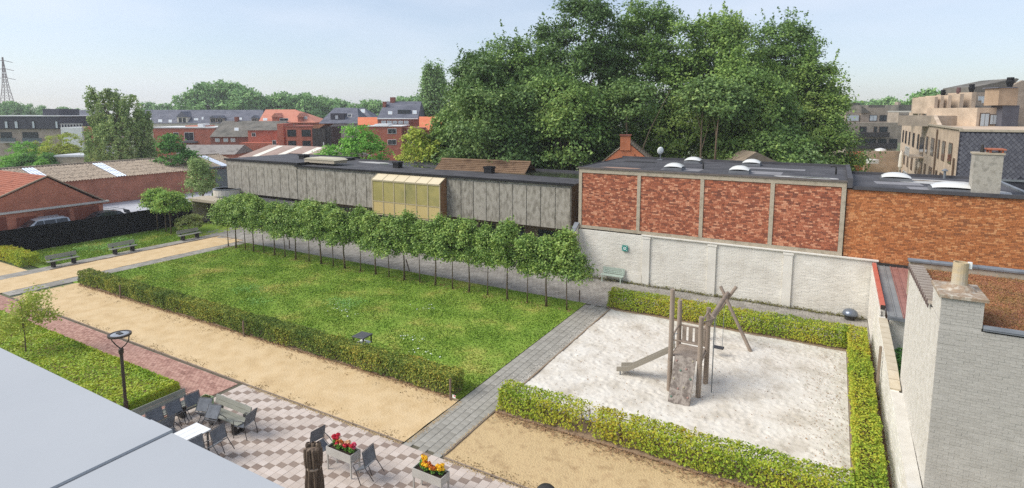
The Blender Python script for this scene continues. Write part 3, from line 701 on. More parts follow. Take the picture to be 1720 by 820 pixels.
# far wooded skyline: separate trees, shared crowns
far_me = []
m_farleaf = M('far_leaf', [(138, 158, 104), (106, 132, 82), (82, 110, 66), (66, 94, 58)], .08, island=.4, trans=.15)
for k in range(4):
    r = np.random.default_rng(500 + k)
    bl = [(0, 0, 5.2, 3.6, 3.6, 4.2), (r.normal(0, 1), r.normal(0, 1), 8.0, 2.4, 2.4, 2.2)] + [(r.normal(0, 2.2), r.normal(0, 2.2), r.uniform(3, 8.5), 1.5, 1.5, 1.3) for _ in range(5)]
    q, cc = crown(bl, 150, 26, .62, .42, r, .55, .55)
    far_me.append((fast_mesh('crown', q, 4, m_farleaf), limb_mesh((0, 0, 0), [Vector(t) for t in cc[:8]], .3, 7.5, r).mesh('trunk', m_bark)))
FT = [(20, 260, 168, 'far'), (4, 250, 172, 'far'), (45, 270, 174, 'far'), (66, 280, 182, 'far'), (85, 300, 183, 'far'), (106, 290, 178, 'far'), (128, 300, 182, 'far'), (145, 290, 184, 'far'),
      (252, 280, 170, 'far'), (276, 280, 172, 'far'), (296, 300, 178, 'far'), (330, 230, 148, 'tall'), (352, 230, 136, 'tall'), (376, 232, 134, 'tall'), (400, 230, 138, 'tall'), (418, 228, 150, 'tall'), (318, 235, 162, 'tall'),
      (440, 230, 158, 'far'), (458, 240, 160, 'far'), (480, 235, 154, 'far'), (500, 235, 158, 'far'), (520, 230, 154, 'far'), (540, 240, 160, 'far'), (562, 235, 168, 'far'), (580, 240, 168, 'far'), (598, 235, 172, 'far'), (615, 240, 166, 'far'), (634, 240, 168, 'far'),
      (670, 240, 160, 'far'), (690, 235, 162, 'far'), (706, 240, 160, 'far'), (650, 250, 170, 'far'),
      (1432, 260, 167, 'right'), (1450, 260, 168, 'right'), (1470, 265, 166, 'right'), (1492, 230, 162, 'right'), (1508, 240, 170, 'right'), (1530, 240, 170, 'right'), (1548, 190, 164, 'right'), (1565, 150, 148, 'right'), (1580, 155, 152, 'right')]
gl = {'far': 'hazy tree in the wooded skyline behind the roofs', 'tall': 'tall hazy tree in the rounded clump above the slate roofs', 'right': 'hazy tree on the skyline beyond the right-hand flats'}
cnt_ = {}; FT.sort(key=lambda q: q[0])
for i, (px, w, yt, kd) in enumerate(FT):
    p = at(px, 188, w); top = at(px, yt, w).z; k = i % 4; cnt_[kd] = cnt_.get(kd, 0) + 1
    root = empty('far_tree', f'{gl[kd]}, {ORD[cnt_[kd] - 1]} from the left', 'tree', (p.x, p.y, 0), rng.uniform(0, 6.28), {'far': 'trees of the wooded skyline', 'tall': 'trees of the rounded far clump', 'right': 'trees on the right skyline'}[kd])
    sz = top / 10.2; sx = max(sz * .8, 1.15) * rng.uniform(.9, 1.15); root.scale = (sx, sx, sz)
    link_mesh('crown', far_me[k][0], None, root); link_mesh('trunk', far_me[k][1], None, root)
# ------------------------------------------------------------------ metal roof under the camera
m_roofmetal = M('pale_blue_metal', [(166, 169, 172), (176, 179, 181)], .5, rough=.55, spec=.35, bump=.03, bscale=12)
m_seal = M('dark_seal', [(70, 72, 76)], rough=.7)
t = empty('metal_roof', 'smooth pale grey metal roof edge in the near left corner', 'roof', (-5, 0, 9.3))
MB().slab(-6, 2.53, -3, 1.30, .0, .30, .003).build('roof_panel', m_roofmetal, t)
MB().slab(2.54, 4.1, -3, 1.292, .0, .297, .003).build('roof_panel', m_roofmetal, t)
MB().box(2.531, 2.539, -3, 1.28, .05, .285).build('seam', m_seal, t)
MB().slab(2.36, 2.528, -3, 1.30, .3005, .3035, .001).build('lap_strip', m_roofmetal, t)
MB().box(-6, 4.1, 1.10, 1.27, -.35, -.002).build('fascia', m_roofmetal, t)
MB().box(-6, 4.0, -3, 1.05, -9.3, -.002).build('wall', M('render_grey', [(180, 178, 172), (192, 190, 184)], 1), t)
# ------------------------------------------------------------------ white garden wall
t = empty('garden_wall', 'long white-painted brick wall with piers below the red brick panels', 'wall', (-6.2, 34.8, 0))
ox = 6.2
for (a, b) in ((-14.6, -10.22), (-9.7, -6.22), (-5.8, -2.12), (-1.65, 2.35)):
    brick_stuff('wall_bay', [[v - Vector((-6.2, 34.8, 0)) for v in q] for q in bricks((a, 34.76, .02), (1, 0, 0), (0, -1, 0), b - a, 3.16, L=.26, H=.080, g=.010, jit=.007, depth=.06)], m_white_paint, t)
MB().box(-14.6 + ox, 2.35 + ox, -.033, .25, -.1, 3.18).build('backing', m_white_paint, t)
for x in (-10.2, -6.2, -2.1):
    mb = MB().box(x + ox, x + .46 + ox, -.14, -.03, -.05, 3.02).box(x - .04 + ox, x + .50 + ox, -.17, -.03, 3.02, 3.14)
    mb.build('pier', m_white_paint, t)
MB().slab(-10.3 + ox, 2.4 + ox, -.16, .0, 3.185, 3.26, .01).build('coping', m_white_paint, t)
MB().box(-14.55 + ox, -10.25 + ox, -.075, -.046, 0, .62).build('plinth', m_white_paint, t)
# sloping return at its left end
t2 = empty('return_wall', 'short sloping grey coping at the left end of the white wall', 'wall', (-14.75, 34.3, 0))
MB().prism([(-1.3, 0), (.45, 0), (.45, 3.5), (-1.3, 2.3)], 'x', -.12, .12).build('wall', m_white_paint, t2)
MB().prism([(-1.36, 2.28), (.45, 3.52), (.45, 3.62), (-1.36, 2.38)], 'x', -.16, .16).build('coping', m_zinc, t2)
# emblem sign on the wall
m_teal = M('teal_enamel', [(38, 140, 128)], rough=.4); m_white = M('white_enamel', [(236, 238, 234)], rough=.5)
t = empty('wall_sign', 'small square teal sign with white ring emblem on the white wall', 'sign', (-11.35, 34.66, 2.25))
MB().box(-.19, .19, -.02, .03, -.19, .19).build('plate', m_teal, t)
mb = MB()
for k in range(20):
    a0, a1 = 2 * math.pi * k / 20, 2 * math.pi * (k + .999) / 20; i, o_ = .065, .10
    mb.add([(i * math.cos(a0), -.024, i * math.sin(a0)), (o_ * math.cos(a0), -.024, o_ * math.sin(a0)), (o_ * math.cos(a1), -.024, o_ * math.sin(a1)), (i * math.cos(a1), -.024, i * math.sin(a1))], [(0, 1, 2, 3)])
for sx in (-1, 1):
    for sz in (-1, 1):
        x, z = .13 * sx, .13 * sz; mb.add([(x - .03, -.024, z), (x, -.024, z - .03), (x + .03, -.024, z), (x, -.024, z + .03)], [(0, 1, 2, 3)])
mb.add([(-.035, -.024, 0), (0, -.024, -.035), (.035, -.024, 0), (0, -.024, .035)], [(0, 1, 2, 3)])
mb.build('emblem', m_white, t)
# pale green bench at the wall
m_pgreen = M('pale_green_paint', [(166, 180, 168), (180, 192, 180)], 3, rough=.6)
t = empty('wall_bench', 'pale green bench standing against the white wall', 'bench', (-12.05, 34.35, 0))
for k in range(4): MB().box(-.75, .75, -.24 + k * .115, -.145 + k * .115, .43, .46).build('seat_slat', m_pgreen, t)
for k in range(4): MB().bar((-.75, .24 + k * .02, .53 + k * .1), (.75, .24 + k * .02, .53 + k * .1), .025, .08).build('back_slat', m_pgreen, t)
for s in (-.62, .62):
    MB().box(s - .03, s + .03, -.22, -.17, 0, .43).build('leg', m_pgreen, t); MB().bar((s, .2, 0), (s, .31, .88), .05, .05).build('leg', m_pgreen, t)
# ------------------------------------------------------------------ red brick building with concrete frame
m_redbrick = M('red_brick', [(114, 74, 62), (160, 94, 70), (186, 114, 84), (224, 166, 132)], 1.6, island=.86, detail=8, rough=.9, lo=.25, hi=.75)
m_mortar = M('mortar', [(150, 116, 94), (130, 98, 80)], 3)
m_obrick = M('orange_brick', [(132, 86, 60), (180, 112, 68), (198, 126, 78), (220, 162, 112)], 1.4, island=.82, detail=9, rough=.9, lo=.25, hi=.75)
t = empty('brick_building', 'flat-roofed building with four red brick panels in a concrete frame', 'building', (-7, 34.8, 0))
ox = 7.0
CX = [-14.66, -10.68, -6.82, -2.98, .50]
for i in range(4):
    a, b = CX[i] + .22, CX[i + 1] - .005
    sub = MB().box(a + ox, b + ox, .03, .3, 3.47, 7.0).build('brick_panel', m_mortar, t)
    bl = bricks((a + .005, 34.815, 3.475), (1, 0, 0), (0, -1, 0), b - a - .01, 3.52, mix=(.115, .115, .20, .24), H=.080, g=.012, jit=.006, depth=.045)
    o = brick_stuff('brickwork', [[v - Vector((-7, 34.8, 0)) for v in q] for q in bl], m_redbrick, sub)
for x in CX: MB().box(x + ox, x + .215 + ox, -.035, .3, 3.465, 7.005).build('column', m_conc_frame, t)
MB().box(CX[0] + ox, CX[4] + .215 + ox, -.038, .3, 3.27, 3.463).build('lower_beam', m_conc_frame, t)
MB().box(CX[0] + ox, CX[4] + .215 + ox, -.038, .3, 7.007, 7.26).build('upper_beam', m_conc_frame, t)
MB().box(CX[0] + ox, CX[0] + .2 + ox, .305, 8.8, 0, 7.26).build('side_wall', m_conc_frame, t)
MB().box(CX[0] + .2 + ox, .75 + ox, 8.6, 8.8, 0, 7.26).build('back_wall', m_conc_frame, t)
MB().box(CX[0] + .21 + ox, .72 + ox, .305, 8.59, 3.2, 7.2).build('inner_core', m_conc_frame, t)
rf = MB().box(CX[0] - .06 + ox, .74 + ox, -.09, 8.85, 7.265, 7.33).build('roof', m_felt, t)
MB().box(CX[0] - .08 + ox, .74 + ox, -.10, -.06, 7.27, 7.375).build('roof_edge', M('edge_trim', [(96, 88, 84), (112, 104, 98)], 2, rough=.5), rf)
MB().box(CX[0] - .08 + ox, CX[0] - .02 + ox, -.06, 8.85, 7.27, 7.38).build('roof_edge', m_felt, rf)
MB().box(CX[0] + ox, .74 + ox, 8.75, 8.85, 7.33, 7.5).build('roof_edge', m_felt, rf)
MB().box(.74 + ox, .98 + ox, -.1, 8.85, 7.0, 7.52).build('party_wall', m_felt, t)
m_felt_lt = M('felt_patch', [(124, 122, 124), (146, 144, 146)], .8, rough=.7); m_felt_dk = M('felt_patch_dark', [(48, 47, 50), (60, 58, 60)], .8, rough=.5)
m_wet = M('wet_felt', [(70, 74, 76)], rough=.06, spec=.6); m_grit = M('roof_grit', [(196, 194, 190), (170, 168, 164)], 2)
def patch(parent, base, pts, z, m, name):
    mb = MB(); mb.add([(x - base[0], y - base[1], z - base[2]) for x, y in pts], [tuple(range(len(pts)))]); mb.build(name, m, parent)
def blob_pts(cx, cy, rx, ry, n=18, seed=1):
    r = random.Random(seed); return [(cx + rx * math.cos(a) * (1 + r.uniform(-.22, .22)), cy + ry * math.sin(a) * (1 + r.uniform(-.22, .22))) for a in [2 * math.pi * k / n for k in range(n)]]
BB = (-7, 34.8, 0)
patch(rf, BB, [(-9.6, 36.0), (-7.2, 36.0), (-7.2, 37.6), (-9.6, 37.6)], 7.334, m_felt_lt, 'felt_patch')
patch(rf, BB, [(-5.4, 36.2), (-2.6, 36.2), (-2.6, 38.0), (-5.4, 38.0)], 7.334, m_felt_lt, 'felt_patch')
patch(rf, BB, [(-13.6, 40.4), (-11.2, 40.4), (-11.2, 41.4), (-13.6, 41.4)], 7.334, m_felt_dk, 'felt_patch')
patch(rf, BB, [(-4.9, 39.6), (-1.5, 39.6), (-1.5, 40.6), (-4.9, 40.6)], 7.334, m_felt_lt, 'felt_patch')
patch(rf, BB, blob_pts(-1.2, 35.7, 1.7, .42, seed=3), 7.336, m_grit, 'grit_patch')
patch(rf, BB, blob_pts(-1.0, 35.75, 1.0, .22, seed=4), 7.340, m_wet, 'puddle')
patch(rf, BB, blob_pts(-12.2, 35.8, 1.3, .35, seed=5), 7.336, M('rust_stain', [(150, 112, 92), (176, 150, 132)], 3), 'stain')
m_dome = M('dome_acrylic', [(214, 214, 210)], rough=.25, spec=.4)
m_upstand = M('upstand', [(104, 106, 110), (124, 126, 128)], 2)
def skylight(parent, base, x, y, z, w, d, h):
    s = MB().box(x - w / 2 - base[0], x + w / 2 - base[0], y - d / 2 - base[1], y + d / 2 - base[1], z - base[2], z + .16 - base[2]).build('skylight', m_upstand, parent)
    mb = MB(); n = 8
    k0 = len(mb.v)
    mb.grid(-w / 2 * .96, w / 2 * .96, n, -d / 2 * .96, d / 2 * .96, n, lambda a, b: h * max(0, (1 - (2 * a / w) ** 2) * (1 - (2 * b / d) ** 2)) ** .5 * .95 + .01)
    mb.v = [(vx + x - base[0], vy + y - base[1], vz + z + .16 - base[2]) for vx, vy, vz in mb.v]
    mb.build('dome', m_dome, s, smooth=True)
for px, py, w in ((1133, 282, 1.15), (1165, 271, 1.15), (1243, 287, 1.15), (1263, 275, 1.15)):
    d_ = ray(px, py); tt = (7.45 - CAM_H) / d_.z; skylight(rf, BB, d_.x * tt, d_.y * tt, 7.33, w, w, .3)
for px, py in ((1181, 284), (1404, 293)):
    d_ = ray(px, py); tt = (7.33 - CAM_H) / d_.z; x, y = d_.x * tt + 7, d_.y * tt - 34.8
    MB().tube([(x, y, 7.33), (x, y, 7.72), (x - .08, y, 7.82), (x - .22, y, 7.82), (x - .28, y, 7.74)], .045, 8).build('vent_pipe', m_dark_metal, rf, smooth=True)
# satellite dish
d_ = ray(1109, 269); tt = (7.33 - CAM_H) / d_.z
t = empty('satellite_dish', 'white satellite dish standing on the red brick building roof', 'dish', (d_.x * tt, d_.y * tt, 7.34))
MB().tube([(0, 0, 0), (0, 0, .62)], .03, 8).build('mast', m_zinc, t)
mb = MB().lathe([(.02, .10), (.16, .075), (.28, .03), (.36, 0), (.37, .01), (.28, .05), (.02, .12)], 20)
o = mb.build('dish', m_white, t, smooth=True); o.location = (0, -.05, .72); o.rotation_euler = (R_(100), 0, R_(35)); o.scale = (.66, .8, .8)
MB().tube([(0, -.05, .48), (.25, -.42, .62)], .012, 6).build('arm', m_zinc, t)
MB().box(-.2, .2, -.2, .2, 0, .05).build('foot', m_zinc, t)
# ------------------------------------------------------------------ orange brick building
t = empty('orange_brick_building', 'flat-roofed building with plain orange brick wall and white roof domes', 'building', (4.4, 34.85, 0))
OB = (4.4, 34.85, 0)
MB().box(.75 - 4.4, 8.3 - 4.4, .03, 8.0, 0, 6.93).build('wall', m_mortar, t)
bl = bricks((.76, 34.865, 2.6), (1, 0, 0), (0, -1, 0), 7.54, 4.32, mix=(.11, .11, .19, .23), H=.070, g=.011, jit=.006, depth=.045)
brick_stuff('brickwork', [[v - Vector(OB) for v in q] for q in bl], m_obrick, t)
rf = MB().box(.985 - 4.4, 8.35 - 4.4, -.06, 8.05, 6.935, 7.0).build('roof', m_felt, t)
MB().box(.985 - 4.4, 8.4 - 4.4, -.1, -.02, 6.92, 7.1).build('roof_edge', m_felt, rf)
MB().box(8.2 - 4.4, 8.4 - 4.4, -.02, 8.05, 6.9, 7.1).build('roof_edge', m_zinc, rf)
MB().box(.985 - 4.4, 8.2 - 4.4, 7.95, 8.05, 7.0, 7.16).build('roof_edge', m_felt, rf)
patch(rf, OB, [(2.2, 37.4), (4.4, 37.6), (4.3, 39.0), (2.1, 38.8)], 7.004, m_felt_lt, 'felt_patch')
patch(rf, OB, [(3.6, 35.2), (5.0, 35.3), (4.9, 37.0), (3.5, 36.8)], 7.004, m_felt_lt, 'felt_patch')
patch(rf, OB, blob_pts(5.2, 40.0, 2.4, 1.2, seed=8), 7.008, m_grit, 'grit_patch')
patch(rf, OB, blob_pts(4.6, 40.4, 1.0, .3, seed=9), 7.012, m_wet, 'puddle')
patch(rf, OB, blob_pts(2.2, 35.15, 1.2, .12, seed=10), 7.008, m_grit, 'grit_patch')
patch(rf, OB, blob_pts(7.3, 36.2, .45, .9, seed=11), 7.008, m_grit, 'grit_patch')
for px, py, w, dd in ((1504, 300, 1.5, 1.3), (1600, 318, 1.9, 1.3)):
    d_ = ray(px, py); tt = (7.1 - CAM_H) / d_.z; skylight(rf, OB, d_.x * tt, d_.y * tt, 7.0, w, dd, .32)
for px, py in ((1586, 300),):
    d_ = ray(px, py); tt = (7.0 - CAM_H) / d_.z; x, y = d_.x * tt - 4.4, d_.y * tt - 34.85
    MB().tube([(x, y, 7.0), (x, y, 7.45)], .07, 10).build('vent_pipe', m_zinc, rf); MB().lathe([(.16, 7.45), (.16, 7.5), (.02, 7.6)], 12, (x, y, 0)).build('vent_cowl', m_zinc, rf)
m_roughcast = M('roughcast', [(150, 144, 132), (176, 170, 158), (134, 130, 120)], 3, detail=9, bump=.6, bscale=30)
ch = MB().box(5.98 - 4.4, 7.06 - 4.4, .12, .95, 6.99, 8.95).build('chimney', m_roughcast, t)
MB().box(5.93 - 4.4, 7.11 - 4.4, .08, .99, 8.952, 9.04).build('chimney_cap', m_conc_frame, ch)
for a in (6.52, 6.98):
    for b in (.2, .85): MB().box(a - 4.4, a + .08 - 4.4, b - .04, b + .04, 9.042, 9.17).build('cap_leg', M('terracotta', [(150, 86, 64), (176, 110, 84)], 3), ch)
MB().slab(6.46 - 4.4, 7.14 - 4.4, .1, .97, 9.172, 9.24, .02).build('rain_cap', M('terracotta', [(150, 86, 64)], 3), ch)
MB().tube([(6.3 - 4.4, .5, 9.042), (6.3 - 4.4, .5, 9.22)], .09, 10).tube([(6.3 - 4.4, .5, 9.221), (6.3 - 4.4, .5, 9.42)], .05, 8).build('flue_pipe', m_dark_metal, ch)
# ------------------------------------------------------------------ grey concrete building
t = empty('concrete_building', 'long weathered grey concrete building with flat black roof and glazed bay', 'building', (-35, 36, 0))
GB = (-35, 36, 0); ox = 35.0
m_panel = M('weathered_concrete', [(104, 98, 88), (140, 134, 122), (168, 162, 150), (128, 122, 112)], 2.2, detail=15, stretch=(1.6, 1, .8), objrand=.15, bump=.4, bscale=25, lo=.3, hi=.72)
m_jointw = M('panel_joint', [(190, 186, 174), (150, 146, 136), (120, 116, 108)], 2.5)
def panels(x0, x1, z0, z1, n):
    w = (x1 - x0) / n
    for k in range(n):
        MB().box(x0 + k * w + .032 + ox, x0 + (k + 1) * w - .032 + ox, -.05 - random.uniform(0, .01), .01, z0, z1).build('concrete_panel', m_panel, t)
panels(-54.4, -43.78, 2.80, 5.55, 9)
panels(-43.72, -33.75, 2.78, 5.68, 8)
panels(-26.2, -15.78, 2.76, 5.70, 9)
MB().box(-54.4 + ox, -43.76 + ox, -.06, -.0, 5.56, 6.07).build('top_band', m_panel, t)
MB().box(-54.4 + ox, -43.74 + ox, .0, 7.8, 2.78, 6.07).build('upper_wall', m_jointw, t)
MB().box(-43.739 + ox, -15.74 + ox, .0, 7.0, 2.76, 5.90).build('upper_wall', m_jointw, t)
m_recess = M('ground_floor_dark', [(96, 84, 70), (120, 106, 88)], 1)
MB().box(-54 + ox, -16 + ox, 1.0, 6.5, 0, 2.77).build('ground_floor', m_recess, t)
for k in range(14): MB().box(-52.6 + k * 2.6 + ox, -51.2 + k * 2.6 + ox, .95, .999, .9, 2.3).build('ground_window', m_glass, t)
MB().box(-15.739 + ox, -15.69 + ox, .02, 7.0, 2.5, 5.9).build('end_boards', M('dark_boards', [(70, 58, 48), (92, 78, 66)], 2, stretch=(1, 1, 8)), t)
r1 = MB().box(-54.6 + ox, -43.55 + ox, -.12, 7.9, 6.08, 6.20).build('roof', m_felt, t)
MB().box(-54.63 + ox, -43.55 + ox, -.16, -.10, 6.05, 6.26).build('roof_edge', m_black, r1)
MB().box(-43.55 + ox, -43.49 + ox, -.16, 7.9, 6.05, 6.26).build('roof_edge', m_black, r1)
MB().box(-54.6 + ox, -43.55 + ox, 7.84, 7.94, 6.05, 6.26).build('roof_edge', m_black, r1)
r2 = MB().box(-43.48 + ox, -15.55 + ox, -.16, 7.1, 5.91, 6.0).build('roof', m_felt, t)
MB().box(-43.9 + ox, -15.5 + ox, -.20, -.14, 5.88, 6.045).build('roof_edge', m_black, r2)
MB().box(-43.48 + ox, -15.5 + ox, 7.05, 7.2, 5.88, 6.15).build('roof_edge', m_felt, r2)
m_moss = M('mossy_water', [(46, 52, 42), (70, 74, 60), (40, 44, 38)], .8, rough=.12, spec=.6)
patch(r2, GB, [(-31, 40.0), (-15.8, 39.2), (-15.8, 42.8), (-31.5, 42.8)], 6.004, m_moss, 'standing_water')
patch(r2, GB, blob_pts(-35.5, 41.4, 2.4, .8, seed=21), 6.006, m_wet, 'puddle'); patch(r2, GB, blob_pts(-32.5, 40.6, 1.0, .5, seed=22), 6.01, m_wet, 'puddle')
patch(r2, GB, blob_pts(-39.5, 41.8, 2.0, .6, seed=24), 6.006, m_grit, 'grit_patch')
def roof_box(parent, px, py, z, w, d, h, m, hood=True):
    q = ray(px, py); tt = (z - CAM_H) / q.z; x, y = q.x * tt - GB[0], q.y * tt - GB[1]
    s = MB().box(x - w / 2, x + w / 2, y - d / 2, y + d / 2, z, z + h).build('roof_vent', m, parent)
    if hood: MB().prism([(-w * .62, z + h), (w * .62, z + h), (w * .5, z + h * 1.35), (-w * .5, z + h * 1.35)], 'y', y - d * .6, y + d * .6).build('hood', m, s).location = (x, 0, 0)
roof_box(r1, 511, 267, 6.2, .8, .7, .35, m_black); roof_box(r2, 668, 282, 6.0, .6, .6, .4, m_black); roof_box(r2, 822, 291, 6.0, .7, .6, .42, m_black)
q = ray(547, 273); tt = (6.2 - CAM_H) / q.z; x, y = q.x * tt + 35, q.y * tt - 36
s = MB().box(x - 2.0, x + 2.0, y - .8, y + .8, 6.2, 6.5).build('skylight', m_conc_frame, r1); MB().prism([(x - 2.1, 6.5), (x + 2.1, 6.5), (x + 1.6, 6.66), (x - 1.6, 6.66)], 'y', y - .85, y + .85).build('skylight_cap', M('cream_cap', [(196, 188, 166)], 1), s)
# glazed bay
bay = MB().box(-33.6 + ox, -33.5 + ox, -.85, -.0, 2.5, 5.4).box(-33.6 + ox, -26.5 + ox, -.85, -.001, 2.42, 2.5).build('glazed_bay', M('bay_frame', [(186, 172, 140)], rough=.6), t)
m_amber = M('amber_pane', [(150, 142, 88), (176, 164, 106), (132, 130, 88)], .8, rough=.18, spec=.5, objrand=.5, detail=3)
m_amber_lo = M('amber_pane_low', [(196, 172, 116), (210, 190, 134)], .8, rough=.25, objrand=.5)
m_bayroof = M('bay_roof_pane', [(206, 190, 156), (222, 208, 178)], 1, rough=.5, objrand=.5)
fw = 7.0 / 6
for k in range(6):
    a = -33.5 + k * fw
    MB().box(a + .04 + ox, a + fw - .04 + ox, -.86, -.83, 3.62, 5.26).build('pane', m_amber, bay)
    MB().box(a + .04 + ox, a + fw - .04 + ox, -.86, -.83, 2.55, 3.54).build('pane', m_amber_lo, bay)
    MB().add([(a + .03 + ox, -.93, 5.40), (a + fw - .03 + ox, -.93, 5.40), (a + fw - .03 + ox, -.06, 5.86), (a + .03 + ox, -.06, 5.86),
              (a + .03 + ox, -.93, 5.36), (a + fw - .03 + ox, -.93, 5.36), (a + fw - .03 + ox, -.06, 5.82), (a + .03 + ox, -.06, 5.82)],
             [(0, 1, 2, 3), (7, 6, 5, 4), (0, 4, 5, 1), (1, 5, 6, 2), (3, 2, 6, 7), (0, 3, 7, 4)]).build('roof_pane', m_bayroof, bay)
m_bf = MATS['bay_frame']
for k in range(7):
    a = -33.5 + k * fw; MB().box(a - .035 + ox, a + .035 + ox, -.89, -.80, 2.5, 5.35).build('mullion', m_bf, bay)
    MB().bar((a + ox, -.93, 5.39), (a + ox, -.06, 5.85), .05, .06).build('glazing_bar', m_bf, bay)
MB().box(-33.5 + ox, -26.5 + ox, -.885, -.805, 3.55, 3.61).build('transom', m_bf, bay); MB().box(-33.55 + ox, -26.45 + ox, -.91, -.80, 5.27, 5.38).build('top_rail', m_bf, bay)
MB().prism([(-.80, 2.5), (-.06, 2.5), (-.06, 5.8), (-.80, 5.34)], 'x', -26.49 + ox, -26.42 + ox).build('side_panel', M('brown_ply', [(128, 94, 66), (150, 114, 82)], 2, stretch=(1, 1, 3)), bay)
# low annex and canopy at its left end
t = empty('low_annex', 'low flat annex with white fascia in front of the concrete building', 'building', (-49, 34.8, 0))
MB().box(-4.0, 5.2, .1, 1.1, 0, 2.15).build('wall', m_recess, t)
MB().box(-4.4, 5.4, -1.15, 1.12, 2.16, 2.52).build('fascia', M('cream_fascia', [(196, 190, 176), (212, 206, 194)], 1), t)
MB().box(-4.35, 5.35, -1.05, 1.10, 2.521, 2.56).build('roof', m_felt, t)
t = empty('round_stair_drum', 'low round cream drum wall beside the concrete building', 'wall', (-53.6, 35.4, 2.57))
MB().lathe([(1.35, 0), (1.35, .62), (1.25, .62), (1.25, .1)], 24).build('drum_wall', MATS['cream_fascia'], t)
MB().lathe([(1.38, .62), (1.38, .70), (1.2, .70), (1.2, .62)], 24).build('coping', m_zinc, t)
t = empty('concrete_canopy', 'flat concrete canopy at the far end of the paved passage', 'canopy', (-53.5, 33.8, 0))
MB().box(-1.7, 2.9, -1.6, .35, 2.3, 2.55).build('slab_roof', m_conc_frame, t); MB().box(-1.6, -1.3, -1.4, .3, 0, 2.29).build('wall', m_conc_frame, t)
MB().box(-1.29, 2.8, .1, .3, 0, 2.29).build('back_wall', m_recess, t)
# ------------------------------------------------------------------ white brick house on the right
t = empty('white_brick_house', 'grey-white painted brick house with chimney and mossy flat roof', 'house', (2.45, 16.4, 0))
HB = Vector((2.45, 16.4, 0))
m_greybrick = M('painted_grey_brick', [(168, 164, 156), (182, 178, 170), (194, 190, 182)], 2.2, detail=8, objrand=.35, bump=.35, bscale=26, rough=.7)
m_greybrick_i = M('painted_grey_brick_far', [(168, 164, 156), (182, 178, 170), (194, 190, 182)], 2.2, detail=8, island=.35, bump=.35, bscale=26, rough=.7)
m_whiteside = M('white_side_brick', [(192, 187, 176), (208, 203, 192), (218, 214, 205)], 3, detail=9, island=.25, bump=.5, bscale=34)
MB().prism([(.010, .005), (5.0, .005), (5.0, 5.8), (-.03, 5.8)], 'z', 0, 5.88).build('core', m_greybrick_i, t)
bl = bricks((2.45, 16.4, .02), (1, 0, 0), (0, -1, 0), 4.2, 5.93, L=.205, H=.066, g=.005, jit=.004, depth=.05)
ch_bl = bricks((2.45, 16.4, 5.99), (1, 0, 0), (0, -1, 0), .80, .66, L=.205, H=.066, g=.005, jit=.004, depth=.05)
allb = [[v - HB for v in q] for q in bl + ch_bl]
def vis_area(q):
    v = q[0] + HB - Vector((0, 0, CAM_H)); w = v.dot(CFV); return (860 + 950 * v.dot(CRV) / w) < 1722 and (305 - 950 * v.dot(CUV) / w) < 822
vis = [q for q in allb if vis_area(q)]; rest = [q for q in allb if not vis_area(q)]
vis.sort(key=lambda q: -(q[1] - q[0]).length * 1000 - q[0].z)
shared = {}
for q in vis[:300]:
    key = round((q[1] - q[0]).length, 2)
    if key not in shared:
        c0 = q[0]; shared[key] = MB().add([p - c0 for p in q], BF).mesh('brick', m_greybrick)
    link_mesh('brick', shared[key], None, t, q[0])
brick_stuff('brickwork', vis[300:] + rest, m_greybrick_i, t)
# left flank (slightly skewed)
u = Vector((-.05, 5.7, 0)); nn = Vector((-u.y, u.x, 0)).normalized()
bl = bricks(Vector((2.45, 16.4, .02)) + u.normalized() * .06, u, nn, u.length - .06, 6.02, L=.205, H=.066, g=.005, jit=.005, depth=.06)
brick_stuff('flank_brickwork', [[v - HB for v in q] for q in bl], m_whiteside, t)
chm = MB().box(.012, .79, .007, 1.20, 5.86, 6.62).build('chimney', m_greybrick_i, t)
brick_stuff('chimney_brickwork', [[v - HB for v in q] for q in bricks((2.449, 16.46, 6.05), (-.01, 1.15, 0), (-1, 0, 0), 1.15, .60, L=.205, H=.066, g=.005, jit=.004, depth=.03)], m_whiteside, chm)
m_capm = M('chimney_mortar', [(176, 168, 152), (150, 128, 106), (200, 194, 180)], 5, bump=.5, bscale=20)
MB().slab(-.06, .87, -.06, 1.26, 6.625, 6.71, .015).build('chimney_cap', m_capm, chm)
MB().lathe([(.36, 6.71), (.30, 6.77), (.20, 6.84)], 14, (.40, .62, 0)).build('mortar_cone', m_capm, chm)
m_pot = M('chimney_pot', [(186, 178, 162), (194, 174, 138), (168, 160, 146)], 3, bump=.3)
MB().lathe([(.165, 6.82), (.155, 7.38), (.125, 7.38), (.13, 6.86)], 18, (.40, .62, 0)).build('chimney_pot', m_pot, chm, smooth=False)
MB().box(.53, .61, .58, .66, 7.24, 7.40).build('bracket_block', m_white, chm)
